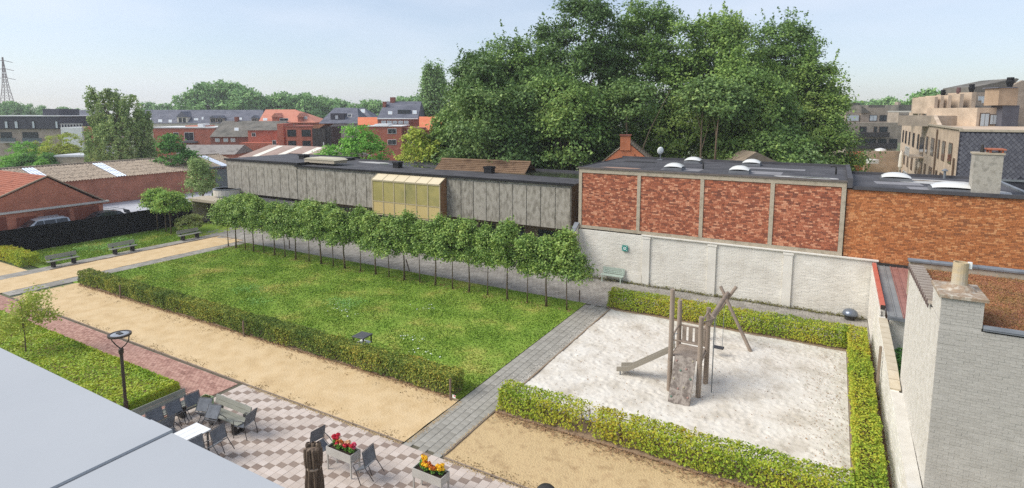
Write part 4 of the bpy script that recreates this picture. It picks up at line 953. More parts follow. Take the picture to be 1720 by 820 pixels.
# coping tiles along the flank
m_tile = M('coping_tile', [(92, 78, 74), (112, 96, 90), (78, 66, 64)], 2, objrand=.5)
m_tileend = M('tile_end', [(176, 164, 152), (190, 180, 168)], 4)
for k in range(14):
    s0 = 1.24 + k * .305; a = HB + u.normalized() * s0 - HB; z = 6.06
    mb = MB()
    e1 = u.normalized() * .21
    A = [a + nn * .07, a + nn * .07 + e1, a - nn * .30 + e1, a - nn * .30]
    lo, hi = [0, .05, .05, 0], [.05, .10, .10, .05]
    mb.add([(A[i].x, A[i].y, z + (.02 if i in (0, 3) else -.05)) for i in range(4)] + [(A[i].x, A[i].y, z + .09 + (.02 if i in (0, 3) else -.05)) for i in range(4)], [(3, 2, 1, 0), (4, 5, 6, 7), (0, 1, 5, 4), (1, 2, 6, 5), (2, 3, 7, 6), (3, 0, 4, 7)])
    B_ = [a + nn * .07, a + nn * .07 + e1, a + nn * .09 + e1, a + nn * .09]
    mb.add([(B_[i].x, B_[i].y, z - .10 + (.0 if i in (0, 3) else .045)) for i in range(4)] + [(B_[i].x, B_[i].y, z + .05 + (.0 if i in (0, 3) else .045)) for i in range(4)], [(3, 2, 1, 0), (4, 5, 6, 7), (0, 1, 5, 4), (1, 2, 6, 5), (2, 3, 7, 6), (3, 0, 4, 7)])
    ct = mb.build('coping_tile', m_tile, t)
    E_ = [a + nn * .088 - u.normalized() * .022, a - nn * .30 - u.normalized() * .022]
    MB().bar((E_[0].x, E_[0].y, z + .062), (E_[1].x, E_[1].y, z + .062), .04, .075).build('mortar_bed', m_tileend, ct)
m_sedum = M('sedum_roof', [(124, 90, 70), (152, 104, 82), (170, 122, 86), (128, 108, 66)], 1.3, detail=12, bump=.8, bscale=25, bdist=.05)
rfh = MB().grid(.05, 5.0, 60, .14, 5.75, 70, lambda x, y: 5.93 + random.uniform(-.02, .02)).build('roof', m_sedum, t)
n = 36000
c = np.stack([rng.uniform(.3, 4.9, n), rng.uniform(.3, 5.7, n), 5.94 + np.abs(rng.normal(0, .025, n))], 1); c = c[~((c[:, 0] < .85) & (c[:, 1] < 1.25))]
tag(link_mesh('roof_moss', fast_mesh('roof_moss', leaves(c, .035, np.array([0, 0, .8]), .7), 4, M('sedum_tuft', [(140, 92, 74), (176, 118, 84), (140, 116, 66), (172, 124, 102)], .8, island=.4)), None, rfh), kind='stuff')
MB().tube([(.82, .06, 5.99), (5.0, .06, 5.99)], .075, 8).build('zinc_roll', m_zinc, t)
MB().box(.82, 5.0, -.04, .16, 5.955, 5.965).build('zinc_edge', m_zinc, t)
MB().box(-.06, 5.0, 5.80, 6.0, 5.0, 6.12).build('back_parapet', m_conc_frame, t)
for k in range(9): MB().slab(-.1 + k * .6, .495 + k * .6, 5.74, 6.06, 6.125, 6.19 + .004 * (k % 2), .012).build('zinc_coping', m_zinc, t)
MB().box(-.03, 5.0, 5.801, 5.95, 0, 5.0).build('rear_wall', m_white_paint, t)
# boundary wall, alley, lean-to
t = empty('side_wall', 'white side wall running from the playground hedge to the back wall', 'wall', (2.1, 16.0, 0))
prof = [(0, 0), (18.65, 0), (18.65, 2.95), (12.01, 2.68), (12, 2.38), (6.8, 2.20), (5.3, 1.95), (0.4, 1.66), (0, 1.64)]
MB().prism(prof, 'x', 0.007, .22).build('wall', m_white_paint, t)
bl = bricks((2.1, 34.65, .02), (0, -1, 0), (-1, 0, 0), 18.6, 2.96, L=.26, H=.080, g=.010, jit=.007, depth=.05)
def top_at(y):
    P_ = [(16.0, 1.64), (16.4, 1.66), (21.3, 1.95), (22.8, 2.20), (28, 2.38), (28.01, 2.68), (34.65, 2.95)]
    for (a, za), (b, zb) in zip(P_, P_[1:]):
        if a <= y <= b: return za + (zb - za) * (y - a) / (b - a)
    return 1.64
brick_stuff('brickwork', [[v - Vector((2.1, 16, 0)) for v in q] for q in bl if q[2].z < top_at(q[0].y) - .01], m_white_paint, t)
m_cope = M('beige_coping', [(190, 176, 150), (206, 194, 170)], 3, bump=.3)
y = 21.4
while y < 27.4:
    MB().bar((.12, y - 16 + .01, top_at(y) + .03), (.12, y - 16 + .54, top_at(y + .54) + .03), .30, .06).build('coping_stone', m_cope, t); y += .56
MB().bar((.165, .05, 1.655), (.165, 5.28, 1.965), .31, .03).build('top_render', m_whiteside, t)
t = empty('red_gutter', 'orange-red metal flashing along the top of the side wall', 'flashing', (2.2, 31, 2.8))
MB().bar((0, -3.2, .02), (0, 3.6, .25), .17, .16).build('flashing', M('orange_red_paint', [(202, 112, 92), (186, 98, 80)], 3, rough=.5), t)
MB().box(-.08, .08, -3.23, -3.2, -.1, .1).build('end_cap', m_dark_metal, t)
t = empty('lean_to_roof', 'lean-to roof of weathered red and grey metal sheets', 'roof', (3.05, 31, 0))
m_redsheet = M('red_sheet', [(140, 98, 90), (160, 116, 106), (126, 90, 84)], 1.2, detail=9, rough=.6); m_greysheet = M('grey_sheet', [(120, 122, 122), (146, 148, 146)], 1.2, detail=9, rough=.6)
for k in range(6):
    x0 = -.70 + k * .27
    MB().prism([(-3.6, 2.57), (3.7, 2.97), (3.7, 3.0), (-3.6, 2.60)], 'x', x0 + .005, x0 + .265).build('metal_sheet', m_greysheet if k < 2 else m_redsheet, t)
    MB().prism([(-3.6, 2.60), (3.7, 3.0), (3.7, 3.03), (-3.6, 2.63)], 'x', x0 + .0, x0 + .045).build('sheet_rib', m_greysheet if k < 2 else m_redsheet, t)
MB().box(-.7, .95, -3.72, -3.62, 2.46, 2.58).build('gutter', m_zinc, t); MB().box(-.6, 1.0, -3.4, -3.3, 0, 2.55).build('front_wall', m_white_paint, t)
MB().box(-.72, .95, 3.66, 3.76, 3.0, 3.14).build('flashing', m_dark_metal, t)
t = empty('wooden_post', 'weathered grey wooden post leaning on the side wall', 'post', (1.98, 24.7, 0))
MB().bar((0, 0, 0), (.02, .1, 2.15), .09, .09).build('post', M('grey_wood', [(128, 112, 96), (152, 136, 118)], 5, stretch=(1, 1, .2), bump=.3), t)
pts = [(2.6 + random.uniform(-.15, .15), random.uniform(21.5, 27.0)) for _ in range(26)]
tree('alley_plant', 'dark leafy climber in the small yard behind the house', 'plant', (2.75, 25.4, 0), [(0, 0, .9, .3, 1.3, .9), (.4, -1.2, .5, .4, 1.0, .6)], 90, 30, .13, .12, m_deep, .02, 1.4, seed=77)
sheet('yard_floor', 2.36, 6.0, 22.5, 27.5, .01, m_joint)
# grey dome-topped vent beside the wall
t = empty('vent_dome', 'shiny grey dome beside the white wall at the hedge corner', 'vent', (1.28, 34.2, 0))
MB().tube([(0, 0, 0), (0, 0, .25)], .24, 16).build('collar', m_dark_metal, t)
MB().lathe([(.36, .25), (.37, .33), (.32, .46), (.2, .55), (.03, .58)], 20).build('dome', M('dome_metal', [(120, 128, 140)], rough=.3, metal=.5), t, smooth=True)
# ------------------------------------------------------------------ park benches
m_bwood = M('bench_wood', [(128, 128, 116), (150, 150, 138), (164, 164, 152)], 3, stretch=(1, .3, 1), objrand=.4, bump=.25)
m_bleg = M('bench_leg', [(52, 48, 46), (66, 62, 58)], 4)
def bench(label, loc, rz, L=1.9):
    """sits along local y, faces local +x"""
    t = empty('park_bench', label, 'bench', loc, rz, 'grey plank benches')
    for k in range(3): MB().slab(-.22 + k * .155, -.075 + k * .155, -L / 2, L / 2, .42, .465, .008).build('seat_plank', m_bwood, t)
    for k in range(2):
        z = .55 + k * .155; x = -.27 - k * .035
        MB().bar((x, -L / 2, z + .07), (x, L / 2, z + .07), .145, .04, up=(1, 0, .2)).build('back_plank', m_bwood, t)
    for s in (-L * .33, L * .33):
        g = MB().box(-.20, .20, s - .08, s + .08, 0, .07).box(-.20, -.09, s - .08, s + .08, .07, .35).box(.09, .20, s - .08, s + .08, .07, .35).box(-.20, .20, s - .08, s + .08, .35, .418).build('leg', m_bleg, t)
        MB().bar((-.24, s, .30), (-.335, s, .84), .12, .05, up=(1, 0, 0)).build('back_support', m_bleg, t)
    return t
bench('grey plank bench nearest the short hedge, first of three by the gravel', (-47.9, 18.6, .0), 0)
bench('grey plank bench in the middle of the three by the gravel', (-48.1, 22.7, .0), 0)
bench('grey plank bench nearest the young trees, last of three by the gravel', (-48.3, 28.1, .0), 0)
bench('long grey bench behind the three tipped chairs beside the lamp post', (-20.05, 10.2, .0), 0, 2.1)
bench('grey bench on the terrace behind the upright chair', (-17.95, 11.27, .0), -math.pi / 2, 1.95)
# ------------------------------------------------------------------ terrace chairs
m_sling = M('chair_sling', [(92, 96, 102), (112, 116, 122)], 6, rough=.6, bump=.1)
m_cframe = M('chair_frame', [(92, 92, 94)], rough=.4, metal=.5)
def make_chair(label):
    """faces local +x; front feet at x=.22, rear feet x=-.28"""
    t = empty('garden_chair', label, 'chair', (0, 0, 0), 0, 'grey garden chairs')
    W = .26
    mb = MB(); pr = [(.22, .445), (.10, .43), (-.05, .42), (-.19, .435)]
    mb.prism(pr + [(x, z - .012) for x, z in reversed(pr)], 'y', -W + .02, W - .02).build('seat', m_sling, t)
    pb = [(-.20, .47), (-.235, .60), (-.27, .74), (-.315, .88)]
    MB().prism(pb + [(x - .012, z) for x, z in reversed(pb)], 'y', -W + .02, W - .02).build('backrest', m_sling, t)
    for s in (-W, W):
        MB().tube([(-.325, s, .90), (-.235, s, .60), (-.19, s, .44), (-.29, s, .0)], .013, 7).build('leg', m_cframe, t, smooth=True)
        MB().tube([(-.24, s, .63), (-.05, s * 1.06, .655), (.17, s * 1.06, .645), (.215, s * 1.04, .61), (.205, s, .44), (.25, s, .0)], .013, 7).build('leg', m_cframe, t, smooth=True)
        MB().tube([(.22, s, .435), (-.19, s, .43)], .011, 6).build('side_rail', m_cframe, t)
    MB().tube([(-.325, -W, .90), (-.325, W, .90)], .012, 6).build('top_rail', m_cframe, t)
    MB().tube([(.215, -W, .43), (.215, W, .43)], .011, 6).build('front_rail', m_cframe, t)
    return t
chair0 = make_chair('upright grey chair in front of the terrace bench')
chair0.location = (-16.95, 11.28, 0); chair0.rotation_euler = (0, 0, math.pi * 1.0 + .25)
def tipped(label, x, y, rz, tilt, z=0.0):
    """chair tipped forward over its front feet so that its back leans on something"""
    c = copy_thing(chair0, label)
    Mx = Matrix.Translation((x, y, z)) @ Matrix.Rotation(rz, 4, 'Z') @ Matrix.Rotation(tilt, 4, 'Y') @ Matrix.Translation((-.25, 0, 0))
    c.matrix_world = Mx
    return c
tipped('grey chair tipped against the long bench, the one nearest the lamp post', -19.35, 9.62, math.pi, R_(34))
tipped('grey chair tipped against the long bench, middle of three', -19.35, 10.25, math.pi + .05, R_(34))
tipped('grey chair tipped against the long bench, nearest the green planter box', -19.35, 10.92, math.pi - .06, R_(34))
tipped('grey chair tipped over before the terrace bench, left of two', -18.55, 10.75, math.pi / 2 + .35, R_(48))
tipped('grey chair tipped over before the terrace bench, right of two', -17.85, 10.62, math.pi / 2 + .25, R_(48))
tipped('grey chair leaning on the far right corner of the white table', -16.55, 10.02, math.pi + .1, R_(30))
tipped('grey chair leaning on the white table beside the roof edge', -16.62, 9.32, math.pi - .05, R_(30))
tipped('dark grey chair tipped on the left side of the white table', -18.35, 9.55, .1, R_(30))
tipped('grey chair tipped against the right end of the red flower planter', -11.62, 11.55, math.pi + .1, R_(28))
tipped('grey chair tipped against the left end of the red flower planter', -13.55, 11.55, -.1, R_(28))
# white table
t = empty('garden_table', 'white rectangular terrace table between the tipped chairs', 'table', (-17.5, 9.35, 0))
m_tw = M('white_table_top', [(226, 226, 224), (234, 234, 232)], 2, rough=.35)
for k in range(3): MB().slab(-.40 + k * .268, -.135 + k * .268, -.85, .85, .70, .735, .006).build('tabletop', m_tw, t)
for a in (-.34, .34):
    for b in (-.75, .75): MB().box(a - .025, a + .025, b - .025, b + .025, 0, .699).build('leg', m_cframe, t)
# planters with flowers
m_plant = M('planter_grey', [(176, 172, 164), (190, 186, 178)], 2, rough=.6)
m_psoil = M('potting_soil', [(44, 34, 28), (60, 46, 36)], 10, bump=.8)
def planter(label, x, y, rz=0.0):
    t = empty('raised_planter', label, 'planter', (x, y, 0), rz)
    for a0, a1, b0, b1 in ((-.52, .52, -.21, -.19), (-.52, .52, .19, .21), (-.52, -.50, -.19, .19), (.50, .52, -.19, .19)):
        MB().box(a0, a1, b0, b1, .50, .76).build('side_panel', m_plant, t)
    MB().box(-.5, .5, -.19, .19, .51, .70).build('soil', m_psoil, t)
    for a in (-.49, .49):
        for b in (-.18, .18): MB().box(a - .02, a + .02, b - .02, b + .02, 0, .499).build('leg', m_plant, t)
    return t
planter('raised grey planter box holding red and pink flowers', -12.55, 11.55)
planter('raised grey planter box holding yellow and orange flowers', -9.55, 12.03)
m_fleaf = M('flower_leaf', [(96, 132, 56), (66, 100, 42), (128, 150, 72)], 6, island=.6, trans=.2)
def flowers(label, x, y, cols, seed, h=.22, rad=.12):
    r = np.random.default_rng(seed); t = empty('flower_plant', label, 'flower', (x, y, .70))
    n = 170; d = r.normal(0, 1, (n, 3)); d = unit(d) * r.uniform(.3, 1, (n, 1)) * np.array([rad * 1.1, rad * 1.0, h * .5]) + np.array([0, 0, h * .45])
    link_mesh('leaves', fast_mesh('leaves', leaves(d, .06, np.array([0, 0, .6]), .6, .8, r), 4, m_fleaf), None, t)
    mb = MB()
    for k in range(6):
        a = r.uniform(0, 6.28); e = (rad * .7 * math.cos(a), rad * .7 * math.sin(a), h * r.uniform(.75, 1.05)); mb.tube([(0, 0, 0), e], .005, 4)
        n = 46; q = unit(r.normal(0, 1, (n, 3))) * .062 * np.array([1, 1, .75]) + np.array(e)
        link_mesh('blossom', fast_mesh('blossom', leaves(q, .055, unit(q - np.array(e)), .3, .95, r), 4, cols[k % len(cols)]), None, t)
    mb.build('stems', m_fleaf, t)
red = M('red_petal', [(206, 36, 52), (226, 70, 92)], 30, island=.7); pink = M('pink_petal', [(236, 96, 128), (240, 130, 150)], 30, island=.7)
cream = M('cream_petal', [(236, 206, 160), (226, 170, 130)], 30, island=.7); yel = M('yellow_petal', [(246, 190, 34), (250, 206, 60)], 30, island=.7); ora = M('orange_petal', [(190, 98, 40), (214, 126, 52)], 30, island=.7)
flowers('tall red and white flowers at the left end of the planter', -12.90, 11.60, [red, red, pink], 1, .36)
flowers('brownish and cream flowers second from the left in the planter', -12.66, 11.52, [cream, ora, red], 2, .24)
flowers('cream and red flowers third from the left in the planter', -12.42, 11.56, [cream, red, cream], 3, .24)
flowers('pink-red geranium at the right end of the planter', -12.18, 11.54, [pink, red, pink], 4, .28)
flowers('large yellow flowers at the left end of the planter', -9.86, 12.08, [yel, yel], 5, .28)
flowers('rusty orange flowers second from the left in the planter', -9.68, 11.98, [ora, ora, yel], 6, .24)
flowers('rusty orange flowers third from the left in the planter', -9.44, 12.02, [ora, yel, ora], 7, .22)
flowers('yellow flowers at the right end of the planter', -9.20, 12.06, [yel, yel], 8, .28)
# low green planter box
t = empty('planter_box', 'small pale green planter box beside the long bench', 'planter', (-19.95, 11.72, 0), .1)
m_gbox = M('green_box', [(150, 172, 130), (166, 186, 146)], 3)
for a0, a1, b0, b1 in ((-.22, .22, -.22, -.20), (-.22, .22, .20, .22), (-.22, -.20, -.2, .2), (.20, .22, -.2, .2)): MB().box(a0, a1, b0, b1, 0, .36).build('side_board', m_gbox, t)
MB().box(-.2, .2, -.2, .2, .02, .31).build('soil', m_psoil, t)
r = np.random.default_rng(90); c = np.stack([r.uniform(-.18, .18, 300), r.uniform(-.18, .18, 300), .32 + np.abs(r.normal(0, .03, 300))], 1)
link_mesh('plants', fast_mesh('plants', leaves(c, .06, np.array([0, 0, .8]), .6), 4, M('herb', [(110, 112, 60), (84, 92, 46)], 6, island=.7)), None, t)
# folded parasol
t = empty('folded_parasol', 'folded brown striped parasol tied with a band on the terrace', 'parasol', (-11.85, 9.85, 0)); t.scale = (.86, .86, .95)
m_para = M('parasol_cloth', [(58, 48, 40), (92, 78, 66), (146, 128, 110)], 2.4, stretch=(7, 7, .15), bump=.3, bscale=6, detail=3)
mb = MB(); N = 60; prof = [(.16, .62), (.26, .72), (.25, 1.0), (.21, 1.42), (.235, 1.55), (.25, 1.8), (.24, 2.02), (.16, 2.06), (.05, 2.08)]
for i, (rr, z) in enumerate(prof):
    for j in range(N):
        a = 2 * math.pi * j / N; q = rr * (1 + (.16 if .7 < z < 2.03 else .03) * math.sin(a * 9 + z * 1.2) + .10 * math.sin(a * 3 + 1)); mb.v.append((q * math.cos(a), q * math.sin(a), z + (.03 * math.sin(a * 9) if z < .7 else 0)))
for i in range(len(prof) - 1):
    for j in range(N): j2 = (j + 1) % N; mb.f.append((i * N + j, i * N + j2, (i + 1) * N + j2, (i + 1) * N + j))
mb.build('canopy', m_para, t)
for k, (a, b) in enumerate(((-.13, -.08), (0, .02), (.12, .1))):
    MB().lathe([(.085, 1.98), (.09, 2.12), (.07, 2.16), (.045, 2.165), (.045, 2.1)], 14, (a, b, 0)).build('rolled_end', m_para, t)
MB().lathe([(.232, 1.40), (.236, 1.43), (.232, 1.46)], 24).build('tie_band', M('band', [(150, 136, 122)]), t)
MB().tube([(0, 0, .02), (0, 0, .7)], .025, 10).build('pole', m_cframe, t); MB().slab(-.3, .3, -.3, .3, 0, .06, .01).build('base', m_dark_metal, t)
# dark bin at the terrace edge
t = empty('round_bin', 'dark round bin peeking in at the bottom edge of the picture', 'bin', (-6.3, 12.95, 0))
MB().lathe([(.20, 0), (.24, .66)], 20).build('body', m_dark_metal, t); MB().lathe([(.26, .661), (.26, .71), (.20, .77), (.05, .79)], 20).build('lid', m_dark_metal, t, smooth=True)
# lamp post
t = empty('lamp_post', 'brown lamp post with open ring head at the corner of the green bed', 'lamp post', (-22.02, 10.02, 0))
m_lamp = M('lamp_bronze', [(74, 66, 60), (86, 78, 72)], 6, rough=.5, metal=.3)
MB().tube([(0, 0, 0), (0, 0, .45)], .075, 14).tube([(0, 0, .451), (0, 0, 2.32)], .055, 14).build('pole', m_lamp, t, smooth=False)
MB().lathe([(.06, 2.28), (.085, 2.33), (.085, 2.46), (.055, 2.50)], 14).build('collar', m_lamp, t)
ux = Vector((math.cos(YAW), math.sin(YAW), 0))
for s in (-1, 1):
    MB().tube([(0, 0, 2.48), (*(ux * .17 * s)[:2], 2.62), (*(ux * .30 * s)[:2], 2.78), (*(ux * .345 * s)[:2], 3.0)], .02, 8).build('arm', m_lamp, t, smooth=True)
mb = MB(); N = 28
for j in range(N):
    a = 2 * math.pi * j / N
    for rr, z in ((.30, 2.98), (.37, 2.98), (.37, 3.05), (.30, 3.05)): mb.v.append((rr * math.cos(a), rr * math.sin(a), z))
for j in range(N):
    for i in range(4): mb.f.append((j * 4 + i, j * 4 + (i + 1) % 4, ((j + 1) % N) * 4 + (i + 1) % 4, ((j + 1) % N) * 4 + i))
mb.build('ring', m_lamp, t)
MB().lathe([(.305, 3.0), (.305, 3.03), (.2, 3.05), (.02, 3.055)], 24).build('lamp_disc', M('lamp_lens', [(168, 172, 176), (140, 144, 150)], 4, rough=.3), t)
MB().box(-.13, .13, -.07, .07, 3.045, 3.075).build('driver_cover', m_dark_metal, t)
# square lantern on the lawn
t = empty('garden_lantern', 'black square-topped lantern table standing on the lawn behind the hedge', 'lantern', (-18.05, 18.0, .18), .08)
MB().box(-.07, .07, -.07, .07, -.18, .40).build('stem', m_dark_metal, t)
MB().slab(-.27, .27, -.27, .27, .40, .45, .008).build('lower_tray', m_white, t)
for a in (-.27, .27):
    for b in (-.27, .27): MB().box(a - .025, a + .025, b - .025, b + .025, .38, .749).build('corner_post', m_dark_metal, t)
MB().slab(-.33, .33, -.33, .33, .75, .80, .012).build('top', M('lantern_top', [(72, 72, 74), (84, 84, 86)], 6, rough=.5), t)
# stakes, bollards
m_stake = M('stake_wood', [(108, 92, 80), (138, 120, 106)], 6, stretch=(1, 1, .2))
for x, y, h, tilt, lab in ((-12.25, 16.72, .85, 0, 'brown wooden stake at the right end of the long hedge'), (-24.75, 16.72, .8, 0, 'thin stake in front of the middle of the long hedge'), (-36.3, 16.74, .8, .03, 'thin stake in the left part of the long hedge'),
                           (-37.8, 30.0, .75, 0, 'short brown post in the passage behind the left part of the tree row'), (-25.15, 29.75, .85, -.35, 'leaning brown post behind the middle of the tree row'), (-12.4, 29.75, .68, 0, 'short dark post at the far corner of the lawn')):
    t = empty('wooden_stake', lab, 'post', (x, y, 0)); t.rotation_euler = (0, tilt, 0)
    MB().box(-.03, .03, -.03, .03, -.05, h - .03).build('post', m_stake, t); MB().prism([(-.03, h - .029), (.03, h - .029), (.0, h + .01)], 'y', -.03, .03).build('tip', m_stake, t)
t = empty('small_white_marker', 'small white and red label beside the stake at the hedge end', 'marker', (-12.08, 16.72, .03))
MB().box(-.07, .07, -.01, .01, .08, .2).build('plate', m_white, t); MB().box(-.012, .012, -.01, .01, -.02, .08).build('pin', m_stake, t); MB().box(.0, .07, -.014, -.0105, .15, .2).build('red_band', red, t)
# ------------------------------------------------------------------ playground tower
t = empty('play_tower', 'weathered timber play tower with climbing ramp, slide and swing on white sand', 'playground', (-4.55, 22.3, 0))
PB = Vector((-4.55, 22.3, 0))
m_log = M('weathered_log', [(120, 106, 94), (146, 131, 117), (166, 151, 137)], 3, stretch=(1, 1, .15), bump=.3, bscale=14, objrand=.3)
m_plk = M('weathered_plank', [(132, 118, 104), (158, 144, 130), (112, 98, 86)], 3, bump=.3, bscale=20, objrand=.4)
def L_(x, y, z): return (x + 4.55, y - 22.3, z)
for x, y, h in ((-5.12, 21.62, 4.15), (-4.0, 21.6, 3.25), (-3.98, 22.95, 3.2), (-5.12, 22.95, 3.32)):
    MB().tube([L_(x, y, -.05), L_(x + .01, y, h * .5), L_(x, y + .01, h)], [.10, .095, .088], 12).build('post', m_log, t, smooth=False)
for k in range(5): MB().slab(*[v for v in (-.52, .52)], -.60 + k * .255, -.355 + k * .255, 1.42, 1.47, .006).build('platform_board', m_plk, t)
MB().tube([L_(-5.12, 21.5, 1.36), L_(-5.12, 23.05, 1.36)], .05, 8).build('joist', m_log, t); MB().tube([L_(-4.0, 21.5, 1.36), L_(-4.0, 23.05, 1.36)], .05, 8).build('joist', m_log, t)
for y, z in ((22.95, 2.28), (22.95, 1.62)): MB().tube([L_(-5.1, y, z), L_(-4.0, y, z)], .04, 8).build('rail', m_log, t)
for k in range(4): MB().box(-.42 + k * .25, -.26 + k * .25, .60, .635, 1.55, 2.26).build('rail_slat', m_plk, t)
MB().tube([L_(-5.12, 21.6, 2.15), L_(-5.12, 22.95, 2.28)], .04, 8).build('rail', m_log, t); MB().tube([L_(-5.1, 21.62, 2.12), L_(-4.0, 21.6, 2.12)], .035, 8).build('rail', m_log, t)
MB().tube([L_(-4.0, 21.6, 3.0), L_(-3.98, 22.95, 3.05)], .035, 8).build('rail', m_log, t); MB().tube([L_(-4.0, 21.65, 2.98), L_(-3.62, 22.25, 3.05)], .03, 8).build('bracket', m_log, t); MB().tube([L_(-3.98, 22.9, 3.02), L_(-3.62, 22.25, 3.05)], .03, 8).build('bracket', m_log, t)
MB().tube([L_(-3.62, 22.25, 3.06), L_(-3.62, 22.25, 0)], .022, 8).build('fire_pole', m_zinc, t)
# climbing ramp
m_ramp = M('ramp_board', [(92, 84, 78), (122, 112, 104), (160, 150, 140), (110, 100, 94)], 4.5, bump=.4, bscale=16, detail=9)
for k in range(2):
    x0 = -4.93 + k * .405
    rp1 = MB().add([L_(x0, 20.72, 0), L_(x0 + .40, 20.72, 0), L_(x0 + .40, 21.62, 1.52), L_(x0, 21.62, 1.52), L_(x0, 20.66, .03), L_(x0 + .40, 20.66, .03), L_(x0 + .40, 21.57, 1.56), L_(x0, 21.57, 1.56)],
             [(0, 1, 2, 3), (7, 6, 5, 4), (0, 4, 5, 1), (1, 5, 6, 2), (2, 6, 7, 3), (3, 7, 4, 0)]).build('ramp_board', m_ramp, t)
    for j in range(5):
        f = .12 + j * .19 + k * .05; p = Vector(L_(x0 + .1 + .2 * ((j + k) % 2), 20.66 + .91 * f, .03 + 1.53 * f))
        hm = MB().lathe([(.042, 0), (.04, .02), (.015, .035)], 8); q_ = Vector((0, -.86, .51)).to_track_quat('Z', 'Y').to_matrix().to_4x4(); q_.translation = p
        hm.v = [tuple(q_ @ Vector(v)) for v in hm.v]; hm.build('climbing_hold', M(['hold_green', 'hold_red', 'hold_cream'][(j + k) % 3], [[(96, 124, 108)], [(156, 126, 116)], [(166, 156, 134)]][(j + k) % 3], rough=.6), rp1)
# slide
m_steel = M('slide_steel', [(176, 176, 170), (196, 196, 190)], 3, rough=.35, metal=.6)
sA, sB, sC = Vector(L_(-5.18, 22.28, 1.45)), Vector(L_(-6.85, 22.12, .32)), Vector(L_(-7.35, 22.07, .22))
def slide_strip(off0, off1, dz0, dz1, th):
    mb = MB()
    side = Vector((.1, 1, 0)).normalized()
    vs = []
    for p in (sA, sB, sC):
        vs += [p + side * off0 + Vector((0, 0, dz0)), p + side * off1 + Vector((0, 0, dz1)), p + side * off1 + Vector((0, 0, dz1 - th)), p + side * off0 + Vector((0, 0, dz0 - th))]
    fs = [(3, 2, 1, 0), (8, 9, 10, 11)]
    for i in range(2):
        for j in range(4): fs.append((i * 4 + j, i * 4 + (j + 1) % 4, i * 4 + 4 + (j + 1) % 4, i * 4 + 4 + j))
    return mb.add(vs, fs)
sl_ = slide_strip(-.22, .22, 0, 0, .02).build('slide', m_steel, t)
slide_strip(-.26, -.22, .16, .16, .2).build('slide_side', M('slide_rail', [(150, 142, 128)], rough=.5), sl_); slide_strip(.22, .26, .16, .16, .2).build('slide_side', MATS['slide_rail'], sl_)
MB().tube([sC + Vector((.12, -.2, 0)), sC + Vector((.12, -.2, -.24))], .03, 8).tube([sC + Vector((.12, .2, 0)), sC + Vector((.12, .2, -.24))], .03, 8).build('slide_foot', m_zinc, sl_)
MB().tube([sA + Vector((-.02, -.25, .1)), sA + Vector((-.02, -.25, .55)), sA + Vector((.1, -.25, .6))], .02, 8).build('grab_bar', m_zinc, sl_); MB().tube([sA + Vector((-.02, .25, .1)), sA + Vector((-.02, .25, .55)), sA + Vector((.1, .25, .6))], .02, 8).build('grab_bar', m_zinc, sl_)
# swing beam and A-frame
MB().tube([L_(-3.95, 22.7, 2.62), L_(-3.98, 27.75, 2.42)], [.10, .095], 12).build('swing_beam', m_log, t)
MB().tube([L_(-4.32, 27.75, 2.72), L_(-2.75, 27.15, -.05)], [.075, .085], 10).build('frame_leg', m_log, t); MB().tube([L_(-3.62, 27.85, 2.78), L_(-5.25, 27.45, -.05)], [.075, .085], 10).build('frame_leg', m_log, t)
MB().tube([L_(-3.96, 22.9, 2.35), L_(-3.97, 24.2, 2.45)], .06, 8).build('beam_brace', m_log, t)
sw = MB().slab(.35, .80, 3.45, 3.72, .40, .46, .015).build('swing_seat', M('swing_rubber', [(52, 52, 56), (66, 66, 70)], 5), t); sw.location = (-.02, .0, 0)
for a in (.40, .72):
    MB().tube([(a, 3.58, .46), (a, 3.58, 2.45)], .012, 5).build('chain', m_zinc, t)
# ------------------------------------------------------------------ black screen fence, cars
t = empty('screen_fence', 'black fabric screen fence along the car yard', 'fence', (-55.0, 25.5, 0))
m_fabric = M('black_fabric', [(22, 22, 25), (34, 34, 38)], 1.5, stretch=(1, 1, 3), bump=.3, bscale=3, rough=.95, spec=.1)
ys = [16.9, 20.4, 23.9, 27.4, 30.9, 34.0]
for a, b in zip(ys, ys[1:]):
    mb = MB(); N = 24; M_ = 8; ph = random.uniform(0, 6)
    for j in range(M_ + 1):
        for i in range(N + 1):
            y = a + .01 + (b - a - .02) * i / N; z = .01 + 1.99 * j / M_; mb.v.append((.03 + .035 * math.sin(y * 2.3 + ph) * math.sin(z * 1.9 + ph) + .012 * math.sin(y * 9 + z * 4), y - 25.5, z - .03 * math.sin(math.pi * i / N)))
    for j in range(M_):
        for i in range(N): q = j * (N + 1) + i; mb.f.append((q, q + 1, q + N + 2, q + N + 1))
    mb.build('screen_panel', m_fabric, t, smooth=True)
for y in ys: MB().box(-.03, .005, y - .06 - 25.5, y + .06 - 25.5, -.05, 2.03).box(-.3, -.0, y - .1 - 25.5, y + .1 - 25.5, 0, .1).build('fence_post', m_black, t)
MB().box(-.02, .06, 16.75 - 25.5, 16.87 - 25.5, 0, 2.05).build('gate_post', m_black, t)
